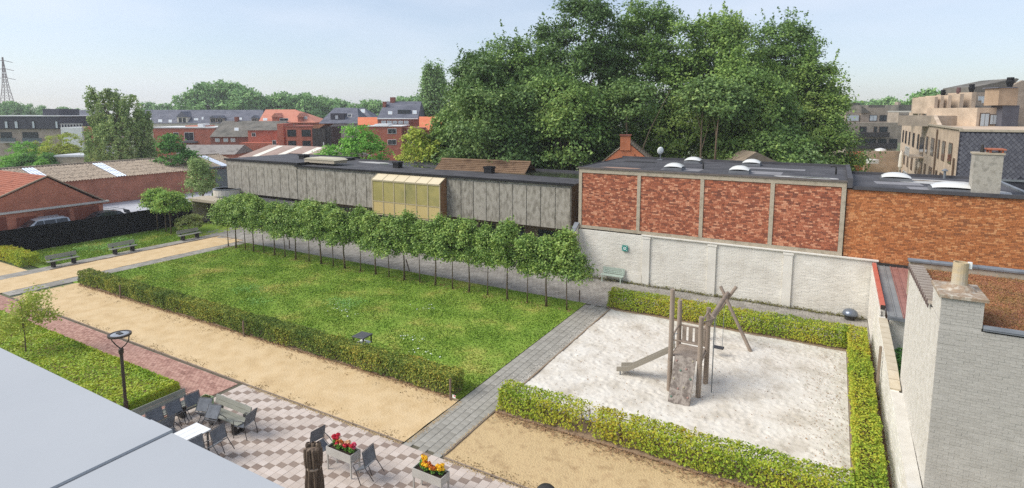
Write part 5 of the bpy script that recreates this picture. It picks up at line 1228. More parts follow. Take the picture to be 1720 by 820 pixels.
def car(name, label, loc, rz, paint, estate=True):
    t = empty(name, label, 'car', loc, rz)
    m_tyre = M('tyre', [(28, 28, 28)], rough=.9); m_rim = M('wheel_rim', [(150, 152, 156)], rough=.35, metal=.7); m_cg = glass_mat('car_glass', (38, 44, 50))
    lo = [(-2.2, .30), (-2.25, .55), (-2.2, .90), (-.9 if estate else -1.5, .96), (.9, .94), (1.95, .78), (2.22, .62), (2.25, .34)]
    def shell(poly, yb, yt, zb, zt):
        n = len(poly); vs = []
        for s in (-1, 1):
            for x, z in poly: vs.append((x, s * (yb + (yt - yb) * (z - zb) / (zt - zb)), z))
        fs = [tuple(range(n)), tuple(reversed(range(n, 2 * n)))] + [((i + 1) % n, i, i + n, (i + 1) % n + n) for i in range(n)]
        return MB().add(vs, fs)
    shell(lo, .86, .84, .3, .96).build('body', paint, t)
    cab = [(-2.15, .93), (-1.98, 1.38), (-1.5, 1.49), (-.1, 1.50), (.35, 1.42), (1.15, .95)] if estate else [(-1.75, .95), (-1.2, 1.36), (-.5, 1.45), (.1, 1.44), (.4, 1.38), (1.15, .95)]
    shell(cab, .80, .60, .93, 1.5).build('cabin', paint, t)
    for s in (-1, 1):
        for (a, b) in (((-1.95, -1.05), (-1.0, -.15), (-.1, .75)) if estate else ((-1.3, -.2), (-.15, .75))):
            zt = 1.37 if b < .5 else 1.37; bt = b if b < .5 else .32
            P = [(a, 1.0), (b, 1.0), (bt, zt), (a + (.07 if a < -1.2 else 0), zt)]
            y = lambda z: s * (.80 - .20 * (z - .93) / .57 + .008)
            f = MB().add([(x, y(z), z) for x, z in P] + [(x, y(z) - s * .01, z) for x, z in P], [(0, 1, 2, 3), (7, 6, 5, 4)]).build('side_window', m_cg, t)
        MB().tube([(-1.7, s * .58, 1.52), (-.2, s * .58, 1.53)], .018, 6).build('roof_rail', m_rim, t)
    MB().add([(1.12, -.68, 1.0), (1.12, .68, 1.0), (.42, .56, 1.40), (.42, -.56, 1.40)], [(0, 1, 2, 3)]).build('windscreen', m_cg, t).location = (.02, 0, .01)
    MB().add([(-2.15, -.66, 1.0), (-2.15, .66, 1.0), (-2.02, .58, 1.34), (-2.02, -.58, 1.34)], [(0, 1, 2, 3)]).build('rear_window', m_cg, t).location = (-.02, 0, 0)
    for x in (-1.35, 1.4):
        for s in (-1, 1):
            w_ = MB().tube([(x, s * .70, .32), (x, s * .875, .32)], .32, 18).build('wheel', m_tyre, t); MB().tube([(x, s * .86, .32), (x, s * .885, .32)], .20, 14).build('rim', m_rim, w_)
    for s in (-1, 1):
        MB().box(2.12, 2.245, s * .5 - .16, s * .5 + .16, .60, .72).build('headlight', m_glass_pale, t); MB().box(-2.255, -2.19, s * .68 - .1, s * .68 + .1, .65, .9).build('tail_light', M('tail_red', [(150, 24, 24)], rough=.3), t)
    return t
car('parked_car', 'silver estate car parked behind the black fence by the brick garage', (-59.75, 21.7, 0), math.pi / 2 + math.pi, M('silver_paint', [(176, 180, 186)], rough=.3, metal=.4, spec=.5)).scale = (.98, .98, 1.2)
car('parked_car', 'dark car behind the black fence at the garage corner', (-59.6, 26.6, 0), -math.pi / 2, M('dark_car_paint', [(52, 54, 60)], rough=.25, spec=.6), False).scale = (1, 1, 1.18)
# ------------------------------------------------------------------ left brick garage with tiled roof
t = empty('brick_garage', 'red brick garage with orange tiled gable roof and white gutter board', 'building', (-61, 23, 0))
m_gb = brick_mat('garage_brick', (184, 104, 82), (206, 124, 98), (180, 134, 112))
MB().box(-16, 0, -6.6, 4.3, 0, 2.35).build('wall', m_gb, t)
MB().prism([(-6.5, 2.36), (4.2, 2.36), (.1, 5.15)], 'x', -.35, -.02).build('gable', m_gb, t)
m_rtile = M('orange_roof_tile', [(160, 98, 78), (184, 118, 94), (140, 84, 68)], 1.2, detail=9, bump=.6, bscale=8)
def roof_tiles(parent, p0, p1, p2, p3, m, rows, name='roof_tiles', cols=40, h=.06):
    """sloping field of overlapping tile courses; p0,p1 eave ends, p3,p2 ridge ends"""
    p0, p1, p2, p3 = map(Vector, (p0, p1, p2, p3)); mb = MB(); nrm = (p1 - p0).cross(p3 - p0).normalized()
    if nrm.z < 0: nrm = -nrm
    for r in range(rows):
        a, b = r / rows, (r + 1.06) / rows; b = min(b, 1)
        A, B, C2, D = p0.lerp(p3, a) + nrm * h, p1.lerp(p2, a) + nrm * h, p1.lerp(p2, b), p0.lerp(p3, b)
        for c in range(cols):
            u0, u1, um = c / cols, (c + 1) / cols, (c + .5) / cols
            vs = [A.lerp(B, u0), A.lerp(B, um) + nrm * .035, A.lerp(B, u1), D.lerp(C2, u1), D.lerp(C2, um) + nrm * .035, D.lerp(C2, u0), A.lerp(B, u0) - nrm * h, A.lerp(B, u1) - nrm * h]
            mb.add(vs, [(0, 1, 4, 5), (1, 2, 3, 4), (6, 7, 2, 1, 0)])
    return tag(mb.build(name, m, parent), kind='stuff')
roof_tiles(t, (.1, -6.9, 2.35), (-16, -6.9, 2.35), (-16, .1, 5.3), (.1, .1, 5.3), m_rtile, 26, cols=60)
roof_tiles(t, (.1, 4.5, 2.45), (-16, 4.5, 2.45), (-16, .1, 5.3), (.1, .1, 5.3), m_rtile, 20, cols=60)
m_verge = M('verge', [(168, 150, 130), (150, 128, 108)], 2)
MB().bar((.06, -6.8, 2.42), (.06, .1, 5.33), .14, .10).build('verge', m_verge, t); MB().bar((.06, 4.5, 2.48), (.06, .1, 5.33), .14, .10).build('verge', m_verge, t)
MB().box(-.0, .30, -6.8, 4.75, 2.36, 2.52).build('gutter_board', M('gutter_white', [(206, 202, 194), (190, 186, 178)], 1), t)
m_gdoor = M('garage_door', [(146, 84, 66), (128, 72, 58)], 1, stretch=(1, 1, .3))
for a, b in ((-5.9, -3.1), (-2.4, -1.0), (-.4, 1.5), (1.9, 3.9)): MB().box(.002, .05, a, b, .0, 2.1 if a != -2.4 else 1.9).build('door', m_gdoor, t)
# ------------------------------------------------------------------ long warehouse with corrugated roof
t = empty('warehouse', 'long low brick warehouse with brown corrugated roof and light strips', 'warehouse', (-76, 40, 0))
m_wb = brick_mat('warehouse_brick', (176, 106, 84), (198, 124, 100), (174, 132, 110))
m_wb2 = brick_mat('warehouse_brick_orange', (186, 100, 64), (200, 118, 80), (160, 120, 100))
MB().box(-12, 0, -14, 5.2, 0, 3.1).build('wall', m_wb, t); MB().box(-12, -.3, 5.2, 12.5, 0, 3.1).build('wall', m_wb2, t)
MB().box(-.29, -.2, 8.6, 11.5, 0, 2.9).build('door', M('grey_door', [(108, 114, 114), (124, 130, 128)], 1), t)
MB().box(.0, .25, 5.0, 12.6, 3.05, 3.3).build('gutter', M('blue_grey_fascia', [(86, 98, 112)], 1), t)
m_corr = M('asbestos_sheet', [(96, 84, 74), (140, 126, 110), (176, 160, 140), (112, 96, 84)], 2.6, detail=14, stretch=(1, 1, 1), bump=.2, bscale=10, lo=.28, hi=.72)
m_strip = M('light_strip', [(186, 198, 216), (206, 214, 226)], 1, rough=.3)
def corrugated(parent, x0, z0, x1, z1, y0, y1, m, pitch=.30, amp=.05, lift=0, name='roof'):
    mb = MB(); ny = int((y1 - y0) / (pitch / 4)); k = len(mb.v)
    for i in range(ny + 1):
        y = y0 + (y1 - y0) * i / ny; d = amp * math.sin(2 * math.pi * y / pitch) + lift
        for s in range(5):   # five sheets up the slope, each lapping the one below
            f0, f1 = s / 5, (s + 1) / 5
            mb.v.append((x0 + (x1 - x0) * f0, y, z0 + (z1 - z0) * f0 + d + .025)); mb.v.append((x0 + (x1 - x0) * f1, y, z0 + (z1 - z0) * f1 + d))
    for i in range(ny):
        for s in range(5): a = i * 10 + s * 2; mb.f.append((a, a + 10, a + 11, a + 1))
        for s in range(4): a = i * 10 + s * 2 + 1; mb.f.append((a, a + 10, a + 11, a + 1))
    return mb.build(name, m, parent)
rf = corrugated(t, .35, 3.12, -6.0, 4.55, -14.2, 13.0, m_corr)
corrugated(t, -12.3, 3.12, -6.0, 4.55, -14.2, 13.0, m_corr)
for y in (-11.6, -4.4, 9.6): corrugated(rf, .30, 3.15, -5.6, 4.48, y, y + 1.15, m_strip, lift=.03, name='light_strip')
MB().tube([(-6, -14.2, 4.58), (-6, 13, 4.58)], .12, 8).build('ridge', m_corr, t)
# second corrugated hall behind it
t = empty('rear_hall', 'second corrugated hall with pale roof strips behind the warehouse', 'warehouse', (-74, 62, 0), R_(2))
MB().box(-7, 9, -6, 5.5, 0, 3.9).build('wall', m_wb, t)
m_hall = M('hall_sheet', [(150, 128, 116), (172, 150, 138)], .6, detail=9)
MB().prism([(-6.3, 3.95), (5.8, 3.95), (-.2, 5.6)], 'x', -7.2, 9.2).build('roof', m_hall, t)
for k in range(3): MB().add([(-4.8 + k * 4.4, -5.6, 4.16), (-3.5 + k * 4.4, -5.6, 4.16), (-3.5 + k * 4.4, -.6, 5.52), (-4.8 + k * 4.4, -.6, 5.52)], [(0, 1, 2, 3)]).build('light_strip', M('cream_strip', [(226, 220, 206)], 1), t)
MB().bar((9.22, -6.3, 3.98), (9.22, -.2, 5.66), .12, .12).build('verge', M('white_verge', [(216, 212, 206)], 1), t); MB().bar((9.22, 5.8, 3.98), (9.22, -.2, 5.66), .12, .12).build('verge', MATS['white_verge'], t)
p = at(116, 188, 84)
t = empty('flat_shed', 'low beige shed with pale flat roof behind the warehouse', 'building', (p.x, p.y, 0), YAW)
MB().box(-2.6, 2.6, 0, 5, 0, 4.3).build('wall', M('beige_wall', [(176, 160, 140), (190, 176, 156)], 1), t); MB().box(-2.8, 2.8, -.2, 5.2, 4.32, 4.6).build('roof', M('pale_roof', [(196, 198, 202)], 1), t)
p = at(357, 250, 100)
t = empty('grey_sheet_roof', 'weathered grey corrugated roof between the warehouse and brick houses', 'roof', (p.x, p.y, 0), YAW)
MB().prism([(-2.5, 3.7), (5, 3.7), (1.4, 5.15), (1.2, 5.15)], 'x', -5.2, 5.1).build('roof', M('grey_asb', [(126, 120, 116), (150, 144, 138), (108, 102, 98)], .8, detail=10), t); MB().box(-5, 4.9, -2.2, 4.8, 0, 3.68).build('wall', m_wb, t)
# ------------------------------------------------------------------ far buildings (each built at its own distance, facing the park)
class Far:
    def __init__(s, name, label, cat, px, w, dyaw=0.0, group=None):
        s.w = w; s.o = at(px, 188, w); s.root = empty(name, label, cat, (s.o.x, s.o.y, 0), YAW + dyaw, group)
    def L(s, px, py, v=0.0):
        p = at(px, py, s.w + v) - Vector((s.o.x, s.o.y, 0)); return Vector((p.dot(CRV), v, p.z))
    def wall(s, x0, x1, yt, m, depth=8.0, yb=None, v=0.0, name='wall'):
        a, b = s.L(x0, yt, v), s.L(x1, yt, v); z0 = 0 if yb is None else s.L(x0, yb, v).z
        return MB().box(a.x, b.x, v, v + depth, z0, a.z).build(name, m, s.root)
    def window(s, x0, x1, y0, y1, v=0.0, m=None, frame=None, bars=1):
        a, b = s.L(x0, y0, v), s.L(x1, y1, v)
        f = MB().box(a.x - .06, b.x + .06, v - .06, v - .003, b.z - .06, a.z + .06).build('window', frame or m_wframe, s.root)
        n = bars + 1; w_ = (b.x - a.x) / n
        for k in range(n): MB().box(a.x + k * w_ + .03, a.x + (k + 1) * w_ - .03, v - .085, v - .062, b.z + .02, a.z - .02).build('pane', m or m_glass, f)
        return f
    def roof(s, x0, x1, ye, yr, m, depth=9.0, v=0.0, xr0=None, xr1=None, over=.3):
        """ridge parallel to the street; xr0/xr1 hip the ends in"""
        e0, e1 = s.L(x0, ye, v - over), s.L(x1, ye, v - over); r0, r1 = s.L(xr0 or x0, yr, v + depth / 2), s.L(xr1 or x1, yr, v + depth / 2); bk = v + depth + over
        b0, b1 = Vector((e0.x, bk, e0.z)), Vector((e1.x, bk, e1.z))
        s.rp = (e0, e1, r0, r1)
        return MB().add([e0, e1, r1, r0, b0, b1], [(0, 1, 2, 3), (1, 5, 2), (5, 4, 3, 2), (4, 0, 3), (0, 4, 5, 1)]).build('roof', m, s.root)
    def on_roof(s, px, py):
        """point of the front slope seen at px, py"""
        e0, e1, r0, r1 = s.rp; lo_, hi_ = 0.0, 1.0
        for _ in range(30):
            f = (lo_ + hi_) / 2; v = e0.y + (r0.y - e0.y) * f; z = e0.z + (r0.z - e0.z) * f
            if s.L(px, py, v).z > z: lo_ = f
            else: hi_ = f
        q = s.L(px, py, v); return q
    def rooflight(s, x0, x1, y0, y1, parent, m=None):
        a, b, c, d = s.on_roof(x0, y1), s.on_roof(x1, y1), s.on_roof(x1, y0), s.on_roof(x0, y0); e0, e1, r0, r1 = s.rp
        n = (e1 - e0).cross(r0 - e0).normalized(); n = n if n.z > 0 else -n
        f = MB().add([q + n * .06 for q in (a, b, c, d)] + [q for q in (a, b, c, d)], [(0, 1, 2, 3), (0, 4, 5, 1), (1, 5, 6, 2), (2, 6, 7, 3), (3, 7, 4, 0)]).build('rooflight', m_wframe, parent)
        cen = (a + b + c + d) / 4
        MB().add([cen + (q - cen) * .82 + n * .075 for q in (a, b, c, d)], [(0, 1, 2, 3)]).build('pane', m or m_glass_pale, f)
    def block(s, x0, x1, y0, y1, v0, dep, m, name, parent=None):
        a, b = s.L(x0, y0, v0), s.L(x1, y1, v0); return MB().box(a.x, b.x, v0, v0 + dep, b.z, a.z).build(name, m, parent or s.root)
m_slate = M('blue_slate', [(84, 86, 96), (104, 106, 116), (120, 120, 128)], .5, detail=10, stretch=(1, 1, 3), bump=.3, bscale=6)
m_slate_old = M('old_slate', [(88, 86, 80), (112, 108, 100), (130, 124, 114)], .6, detail=11, bump=.4, bscale=5)
m_redroof = M('red_roof', [(180, 112, 92), (204, 136, 112), (190, 124, 104)], .6, detail=9, bump=.3, bscale=6)
m_rb = brick_mat('house_brick_red', (184, 98, 78), (198, 114, 92), (176, 122, 104)); m_rbd = brick_mat('house_brick_dark', (140, 78, 66), (158, 92, 78), (140, 104, 92))
m_tan = brick_mat('tan_brick', (196, 172, 148), (210, 188, 164), (196, 180, 160)); m_tan_d = brick_mat('tan_brick_grey', (160, 146, 130), (174, 160, 144), (166, 154, 140))
m_cream = M('cream_render', [(214, 206, 190), (224, 216, 202)], 1); m_whiter = M('white_render', [(216, 216, 214), (228, 228, 226)], 1)
m_zincdark = M('dark_zinc', [(64, 64, 72), (80, 80, 88)], 1.5, stretch=(8, 8, .2), rough=.6)
m_greyr = M('grey_render', [(160, 158, 152), (174, 172, 166)], 1)
# dark modern block
f = Far('modern_block', 'dark metal-clad modern flats at the far left', 'building', 50, 105)
f.wall(-40, 98, 217, m_tan_d, 9); f.block(-40, 99, 195.7, 216.6, -.25, 9.4, m_zincdark, 'upper_storey'); f.block(-40, 100, 194.2, 195.6, -.35, 9.6, m_whiter, 'roof_edge'); f.block(71, 100, 183, 194.0, 3, 5, m_zincdark, 'roof_house')
for a, b in ((8, 14), (24.6, 31), (54, 59), (93, 98)): f.window(a, b, 204, 215.5, -.25, m_glass_pale, m_dframe, 0)
for a, b in ((0, 21), (37, 65)): f.block(a, b, 222, 238, -.05, .04, m_glass, 'balcony_opening'); f.block(a, b + 5, 232, 238, -.9, .08, M('balcony_glass', [(96, 106, 110)], rough=.2), 'balcony_rail'); f.block(a - 3, b + 7, 238.3, 240.5, -1.0, .95, m_greyr, 'balcony_slab')
f = Far('white_block', 'white block with roof-terrace railing beside the dark flats', 'building', 120, 103)
f.wall(101.5, 137, 214, m_whiter, 8); f.block(137.3, 146, 213, 245, .5, 7, brick_mat('far_orange', (200, 130, 84), (210, 144, 98), (190, 150, 120)), 'brick_side')
for k in range(8): q = f.L(102 + k * 5, 214); MB().box(q.x - .03, q.x + .03, .1, .16, q.z, q.z + .65).build('railing_post', m_wframe, f.root)
f.block(101.5, 139, 208, 208.8, .1, .06, m_wframe, 'rail'); f.window(108, 113, 222, 228)
f = Far('slate_house', 'slate gabled roof house between the white block and the birch', 'house', 130, 125)
f.wall(106, 165, 208, m_cream, 9); r_ = f.roof(104, 168, 208, 185, m_slate, 10, xr0=111); f.rooflight(146, 152, 198, 205, r_)
# long slate-roofed row
f = Far('slate_row', 'long row of houses under one dark slate roof with dormers', 'building', 345, 160)
f.wall(246, 440, 207.5, m_cream, 9.5); r_ = f.roof(244, 442, 207.5, 184.6, m_slate, 10)
for a, b, c, d in ((249.5, 254, 199, 203), (266, 272.5, 201, 205.5), (283.5, 289, 201.5, 206), (326, 333, 199, 202.5), (339, 342, 197, 201), (400, 406.5, 198, 201.5)): f.rooflight(a, b, c, d, r_)
for a, b, yt, ye, yb, m in ((297, 315, 187, 197, 210, m_cream), (352, 363, 194, 199, 209, m_tan_d), (364.5, 375, 194, 199, 209, m_tan_d), (422, 432, 194, 199, 209, m_tan_d)):
    q0, q1 = f.L(a, ye), f.L(b, yb); mid = (q0.x + q1.x) / 2; top = f.L((a + b) / 2, yt).z
    d_ = MB().box(q0.x, q1.x, .1, 3.6, q1.z, q0.z).build('dormer', m, f.root); MB().prism([(q0.x - .2, q0.z + .01), (q1.x + .2, q0.z + .01), (mid, top)], 'y', -.1, 4.5).build('dormer_roof', m_slate, d_)
    w_ = (q1.x - q0.x)
    for k in (0.16, .56): MB().box(q0.x + w_ * k, q0.x + w_ * (k + .28), .04, .095, q1.z + .5, q0.z - .2).build('pane', m_glass, d_)
# red flat building
f = Far('red_flat_block', 'flat-roofed orange-red brick block with white windows behind the birch', 'building', 308, 128)
f.wall(256.6, 360.5, 215.5, m_rb, 9); f.block(255.5, 361.5, 213.6, 215.4, -.15, 9.3, m_whiter, 'roof_edge'); f.window(291.5, 300, 223, 230.5); f.window(310, 325.6, 222.6, 236); f.block(303, 328, 237.6, 240, -1.2, 1.15, m_slate, 'balcony_slab')
f.block(311, 346, 211, 213.5, 3, 4, m_redroof, 'roof_terrace'); f.block(332, 341, 208, 213.5, 2, 3, m_whiter, 'chimney_block')
f = Far('old_slate_house', 'old house with big weathered slate roof, chimney and one rooflight', 'house', 390, 118)
f.wall(353, 452, 230, m_rbd, 8); r_ = f.roof(352, 420, 230, 203, m_slate_old, 9, xr0=374, xr1=430); f.rooflight(394, 401, 215, 220, r_); f.block(393.5, 399, 196.5, 210, 4.2, 1.0, m_rbd, 'chimney')
for a in (362, 376, 388): f.window(a, a + 7, 233, 238, 0, m_glass_pale)
f = Far('old_brick_row', 'old brick terrace with mossy slate roof and small windows', 'house', 448, 114)
f.wall(416, 480, 219, m_rb, 7.5); r_ = f.roof(414, 481, 219, 203.5, m_slate_old, 8); f.window(423, 429.5, 223.5, 229); f.block(402, 480, 240, 300, -3, 2.9, m_rb, 'front_annex'); f.window(458, 464, 236, 243, -3)
# red tiled house
f = Far('red_roof_house', 'house with pinkish-red hipped tile roof and dormers', 'house', 470, 136)
f.wall(438, 526, 206, m_rb, 10); r_ = f.roof(433, 530, 206, 184, m_redroof, 12, xr0=446, xr1=496); f.rooflight(442, 449, 199, 203, r_)
for a, b in ((457, 468), (500, 508)):
    q0, q1 = f.L(a, 197), f.L(b, 207); mid = (q0.x + q1.x) / 2; d_ = MB().box(q0.x, q1.x, 0, 3.6, q1.z, q0.z).build('dormer', m_rb, f.root); MB().prism([(q0.x - .2, q0.z + .01), (q1.x + .2, q0.z + .01), (mid, f.L(a, 190).z)], 'y', -.2, 4.6).build('dormer_roof', m_redroof, d_)
f.window(470, 484, 199, 203, -.0); f.window(510, 516, 196, 200, 1.0, m_glass_pale)
f = Far('red_window_block', 'red brick block with four dark-framed windows beside the black-clad house', 'building', 502, 108)
f.wall(480, 524, 213.5, m_rb, 8); f.block(479, 525, 212, 213.4, -.1, 8.2, m_rbd, 'roof_edge')
for a, b in ((483, 497), (507, 521.5)): f.window(a, b, 218.5, 229, 0, m_glass, m_dframe); f.window(a + 1.5, b, 237, 246, 0, m_glass, m_dframe)
f.block(465, 480, 208, 300, 2, 5, m_rb, 'side_wing')
f = Far('black_clad_house', 'narrow black-clad house with ragged top edge', 'house', 539, 105)
m_bl = M('black_cladding', [(44, 42, 42), (66, 62, 60), (90, 86, 80)], 1.2, stretch=(5, 5, .3))
f.wall(524, 546, 216, m_bl, 6); f.wall(546.2, 556, 213, m_bl, 6, v=.3); q0, q1, q2 = f.L(524, 216), f.L(546, 213), f.L(535, 221)
MB().prism([(q0.x, q0.z), (q2.x, q0.z + .01), (q1.x, q1.z + .5), (q0.x + .2, q1.z + .3)], 'y', .3, 5.5).build('broken_roof', brick_mat('far_orange2', (190, 130, 96), (176, 118, 86), (160, 120, 96)), f.root)
f.block(542.5, 545, 239, 256, -.05, .045, m_whiter, 'pale_strip')
f = Far('slate_dormer_house', 'house with broad slate roof and a black box dormer', 'house', 570, 120)
f.wall(540, 602, 208, m_greyr, 9); r_ = f.roof(535, 604, 207.5, 181, m_slate, 11, xr0=562, xr1=600); f.rooflight(584, 591, 192, 197, r_, m_glass); f.block(555, 578, 190.5, 203.5, 1.0, 3.4, m_zincdark, 'dormer'); f.block(563, 568, 194, 200, .95, .045, m_glass_pale, 'dormer_pane')
f.block(556, 580, 212, 215.5, -.05, .045, m_glass, 'window_band'); f.block(546, 552, 229, 232, -.05, .045, m_glass, 'window_band')
f = Far('side_gable_house', 'house with pale roof panel and slate roof left of the dark-roofed brick house', 'house', 615, 128)
f.wall(602, 634, 206, m_rb, 8); r_ = f.roof(600, 626, 200, 181.5, m_slate, 9, xr0=603, xr1=612); f.rooflight(606, 613, 184, 190, r_)
f = Far('orange_roof_house', 'low house with plain orange tile roof behind the tree', 'house', 618, 112)
f.wall(603, 636, 210, m_rb, 6); f.roof(601, 638, 210, 197, M('orange_roof', [(206, 118, 82), (220, 134, 96)], .6, bump=.3), 7)
# dark-roofed brick house with the red block in front
f = Far('dark_roof_house', 'brick house with steep grey roof, chimneys and a cut-in roof window', 'house', 672, 110)
f.wall(634, 708, 199, m_rbd, 10.5); r_ = f.roof(633, 702, 199, 170.5, m_slate, 11, xr0=647, xr1=708); f.block(633, 702, 198.6, 200.2, -.42, .3, m_whiter, 'eave_board')
f.rooflight(652, 659, 187.5, 192.5, r_); f.rooflight(693, 700, 186, 192, r_); f.block(668, 688, 184.5, 197, 1.2, 2.0, m_glass, 'roof_window'); f.block(667, 689, 195.5, 198, .7, .6, m_dframe, 'roof_window_sill')
f.block(655, 663, 163.5, 178, 5.0, 1.2, m_rbd, 'chimney'); f.block(642.5, 648, 171, 186, 3.4, 1.0, m_rbd, 'chimney'); q = f.L(701, 169, 5.5); MB().tube([q, q + Vector((0, 0, 2.2))], .03, 5).build('aerial', m_zinc, f.root)
for k in range(5): f.window(641 + k * 9.5, 648 + k * 9.5, 203.5, 208, 0, m_glass_pale)
f = Far('red_brick_annex', 'red brick annex block with white windows before the dark-roofed house', 'building', 650, 101)
f.wall(616, 674, 213, m_rb, 8); f.wall(674.2, 712, 214.5, m_rbd, 7, v=1.2); f.block(615, 675, 211.4, 212.9, -.15, 8.3, m_whiter, 'roof_edge'); f.window(651.5, 665.5, 216.5, 224.5); f.window(651.5, 665.5, 235, 243); f.window(685, 700, 218, 229, 1.2); f.window(685, 698, 236, 243, 1.2); f.block(629, 652, 208.5, 211.3, 1.0, 4, m_whiter, 'roof_light_box')
f = Far('orange_tile_house', 'orange tiled roof showing left of the tall trees', 'house', 722, 104)
f.wall(706, 742, 219, m_rb, 7); f.roof(704, 744, 219, 196, MATS['orange_roof'], 9)
# small roofs just behind the flat roofs
p = at(797, 280, 47)
t = empty('brown_tile_roof', 'low brown tiled shed roof behind the grey flat roof', 'shed', (p.x, p.y, 0), YAW - R_(24))
m_btile = M('brown_tile', [(110, 86, 66), (138, 112, 88), (96, 74, 58)], 1, detail=9)
MB().box(-4.1, 4.1, .2, 3.6, 0, 5.55).build('wall', m_rbd, t); roof_tiles(t, (-4.3, 0, 5.55), (4.3, 0, 5.55), (4.3, 1.9, 6.75), (-4.3, 1.9, 6.75), m_btile, 9, cols=46, h=.05); roof_tiles(t, (-4.3, 3.8, 5.55), (4.3, 3.8, 5.55), (4.3, 1.9, 6.75), (-4.3, 1.9, 6.75), m_btile, 9, cols=46, h=.05)
MB().tube([(-4.3, 1.9, 6.82), (4.3, 1.9, 6.82)], .11, 8).build('ridge_tiles', m_btile, t)
m_og = brick_mat('gable_orange', (210, 118, 76), (220, 134, 92), (190, 130, 100))
t = empty('gable_cottage', 'small cottage with orange gable, chimney and weathered tile roof', 'house', (-16.2, 47.2, 0), R_(16))
MB().prism([(-2.0, 0), (2.9, 0), (2.9, 6.6), (.75, 8.35), (-2.0, 6.1)], 'y', 0, .3).build('gable', m_og, t); MB().prism([(-1.95, 0), (2.85, 0), (2.85, 6.5), (.75, 8.2), (-1.95, 6.0)], 'y', .31, 6.0).build('wall', m_og, t)
m_ctile = M('cottage_tile', [(122, 108, 92), (146, 132, 114), (106, 92, 78)], 1, detail=9)
roof_tiles(t, (3.1, -.05, 6.45), (3.1, 6.2, 6.45), (.75, 6.2, 8.42), (.75, -.05, 8.42), m_ctile, 12, cols=30, h=.05); roof_tiles(t, (-2.2, -.05, 5.95), (-2.2, 6.2, 5.95), (.75, 6.2, 8.42), (.75, -.05, 8.42), m_ctile, 12, cols=30, h=.05)
c_ = MB().box(.1, .95, -.1, .55, 7.7, 8.95).build('chimney', m_og, t); MB().box(.02, 1.03, -.18, .63, 8.951, 9.05).build('chimney_cap', m_rbd, c_); MB().lathe([(.05, 0), (.05, .03)], 10).build('round_vent', m_black, t).matrix_local = Matrix.Translation((1.35, -.02, 7.3)) @ Matrix.Rotation(R_(90), 4, 'X')
p = at(1277, 270, 47.5)
t = empty('tiled_gablet', 'small pointed tile roof peeking over the red brick building roof', 'shed', (p.x, p.y, 0), YAW)
MB().prism([(-1.6, 0), (1.6, 0), (1.6, 6.6), (-1.6, 6.6)], 'y', .1, 3).build('wall', m_rbd, t); MB().prism([(-1.9, 6.6), (1.9, 6.6), (-.35, 7.65)], 'y', 0, 3.2).build('roof', m_ctile, t)
# ------------------------------------------------------------------ right-hand flats
t = empty('tan_flats', 'tan brick flats with slate-clad side wall and brown-framed windows', 'building', (8.75, 58, 0))
MB().box(.0, 22, .0, 46, 0, 9.55).build('wall', m_tan, t)
m_sl = M('slate_cladding', [(74, 74, 82), (92, 92, 100), (108, 108, 114)], 1.5, objrand=.6, rough=.6)
# diamond slates on the side wall: each one a piece
sd = MB().add([(0, 0, .19), (.158, -.008, 0), (0, 0, -.19), (-.158, -.008, 0), (0, -.02, .165), (.135, -.03, 0), (0, -.035, -.175), (-.135, -.03, 0)], [(4, 5, 6, 7), (0, 1, 5, 4), (1, 2, 6, 5), (2, 3, 7, 6), (3, 0, 4, 7)]).mesh('slate', m_sl)
bk = MB().box(.05, 14, -.03, -.002, 0, 9.4).build('slate_wall', M('slate_backing', [(58, 58, 66)], 1), t)
cnt = 0
for r in range(19):
    for c in range(16):
        x, z = .25 + c * .32 + (.16 if r % 2 else 0), 9.2 - r * .19
        if x < 13.6 and cnt < 300: o = link_mesh('slate', sd, None, bk, (x, -.03, z)); cnt += 1
MB().box(-.03, 14, -.12, .2, 9.42, 9.6).build('coping', m_conc_frame, t); MB().box(-.15, .2, -.02, 46, 9.56, 9.72).build('coping', m_conc_frame, t); MB().box(.05, 14, -.14, -.04, 5.55, 5.72).build('string_course', m_zinc, t)
m_brownf = M('brown_frame', [(98, 80, 66)], rough=.6)
for zi, (z0, z1) in enumerate(((6.55, 8.35), (3.6, 5.4), (.9, 2.5))):
    for y, wd in ((2.2, 1.7), (5.8, 1.6), (9.0, .9), (12.5, 2.0), (17.0, 1.2), (24.5, 1.4), (29, 1.8), (34, 1.2), (38, 1.8), (42, 1.6)):
        w_ = MB().box(-.05, .02, y, y + wd, z0, z1).build('window', m_brownf, t)
        for k in range(2): MB().box(-.07, -.052, y + .06 + k * wd / 2, y + (k + 1) * wd / 2 - .06, z0 + .08, z1 - .08).build('pane', m_glass, w_)
for z in (6.0, 3.1):
    MB().box(-1.4, -.01, 19.5, 24.0, z - .15, z).build('balcony_slab', m_tan, t); MB().box(-.06, -.003, 20.0, 23.4, z + .02, z + 2.1).build('balcony_door', m_glass, t)
    for k in range(12): MB().box(-1.38, -1.34, 19.55 + k * .4, 19.6 + k * .4, z, z + .9).build('railing_bar', m_wframe, t)
    MB().box(-1.40, -1.32, 19.5, 24.0, z + .9, z + .96).build('railing', m_wframe, t)
MB().tube([(-.1, .6, 0), (-.1, .6, 7.2)], .07, 8).build('downpipe', m_brownf, t); MB().tube([(-.1, 10.6, 0), (-.1, 10.6, 9.3)], .07, 8).build('downpipe', m_brownf, t)
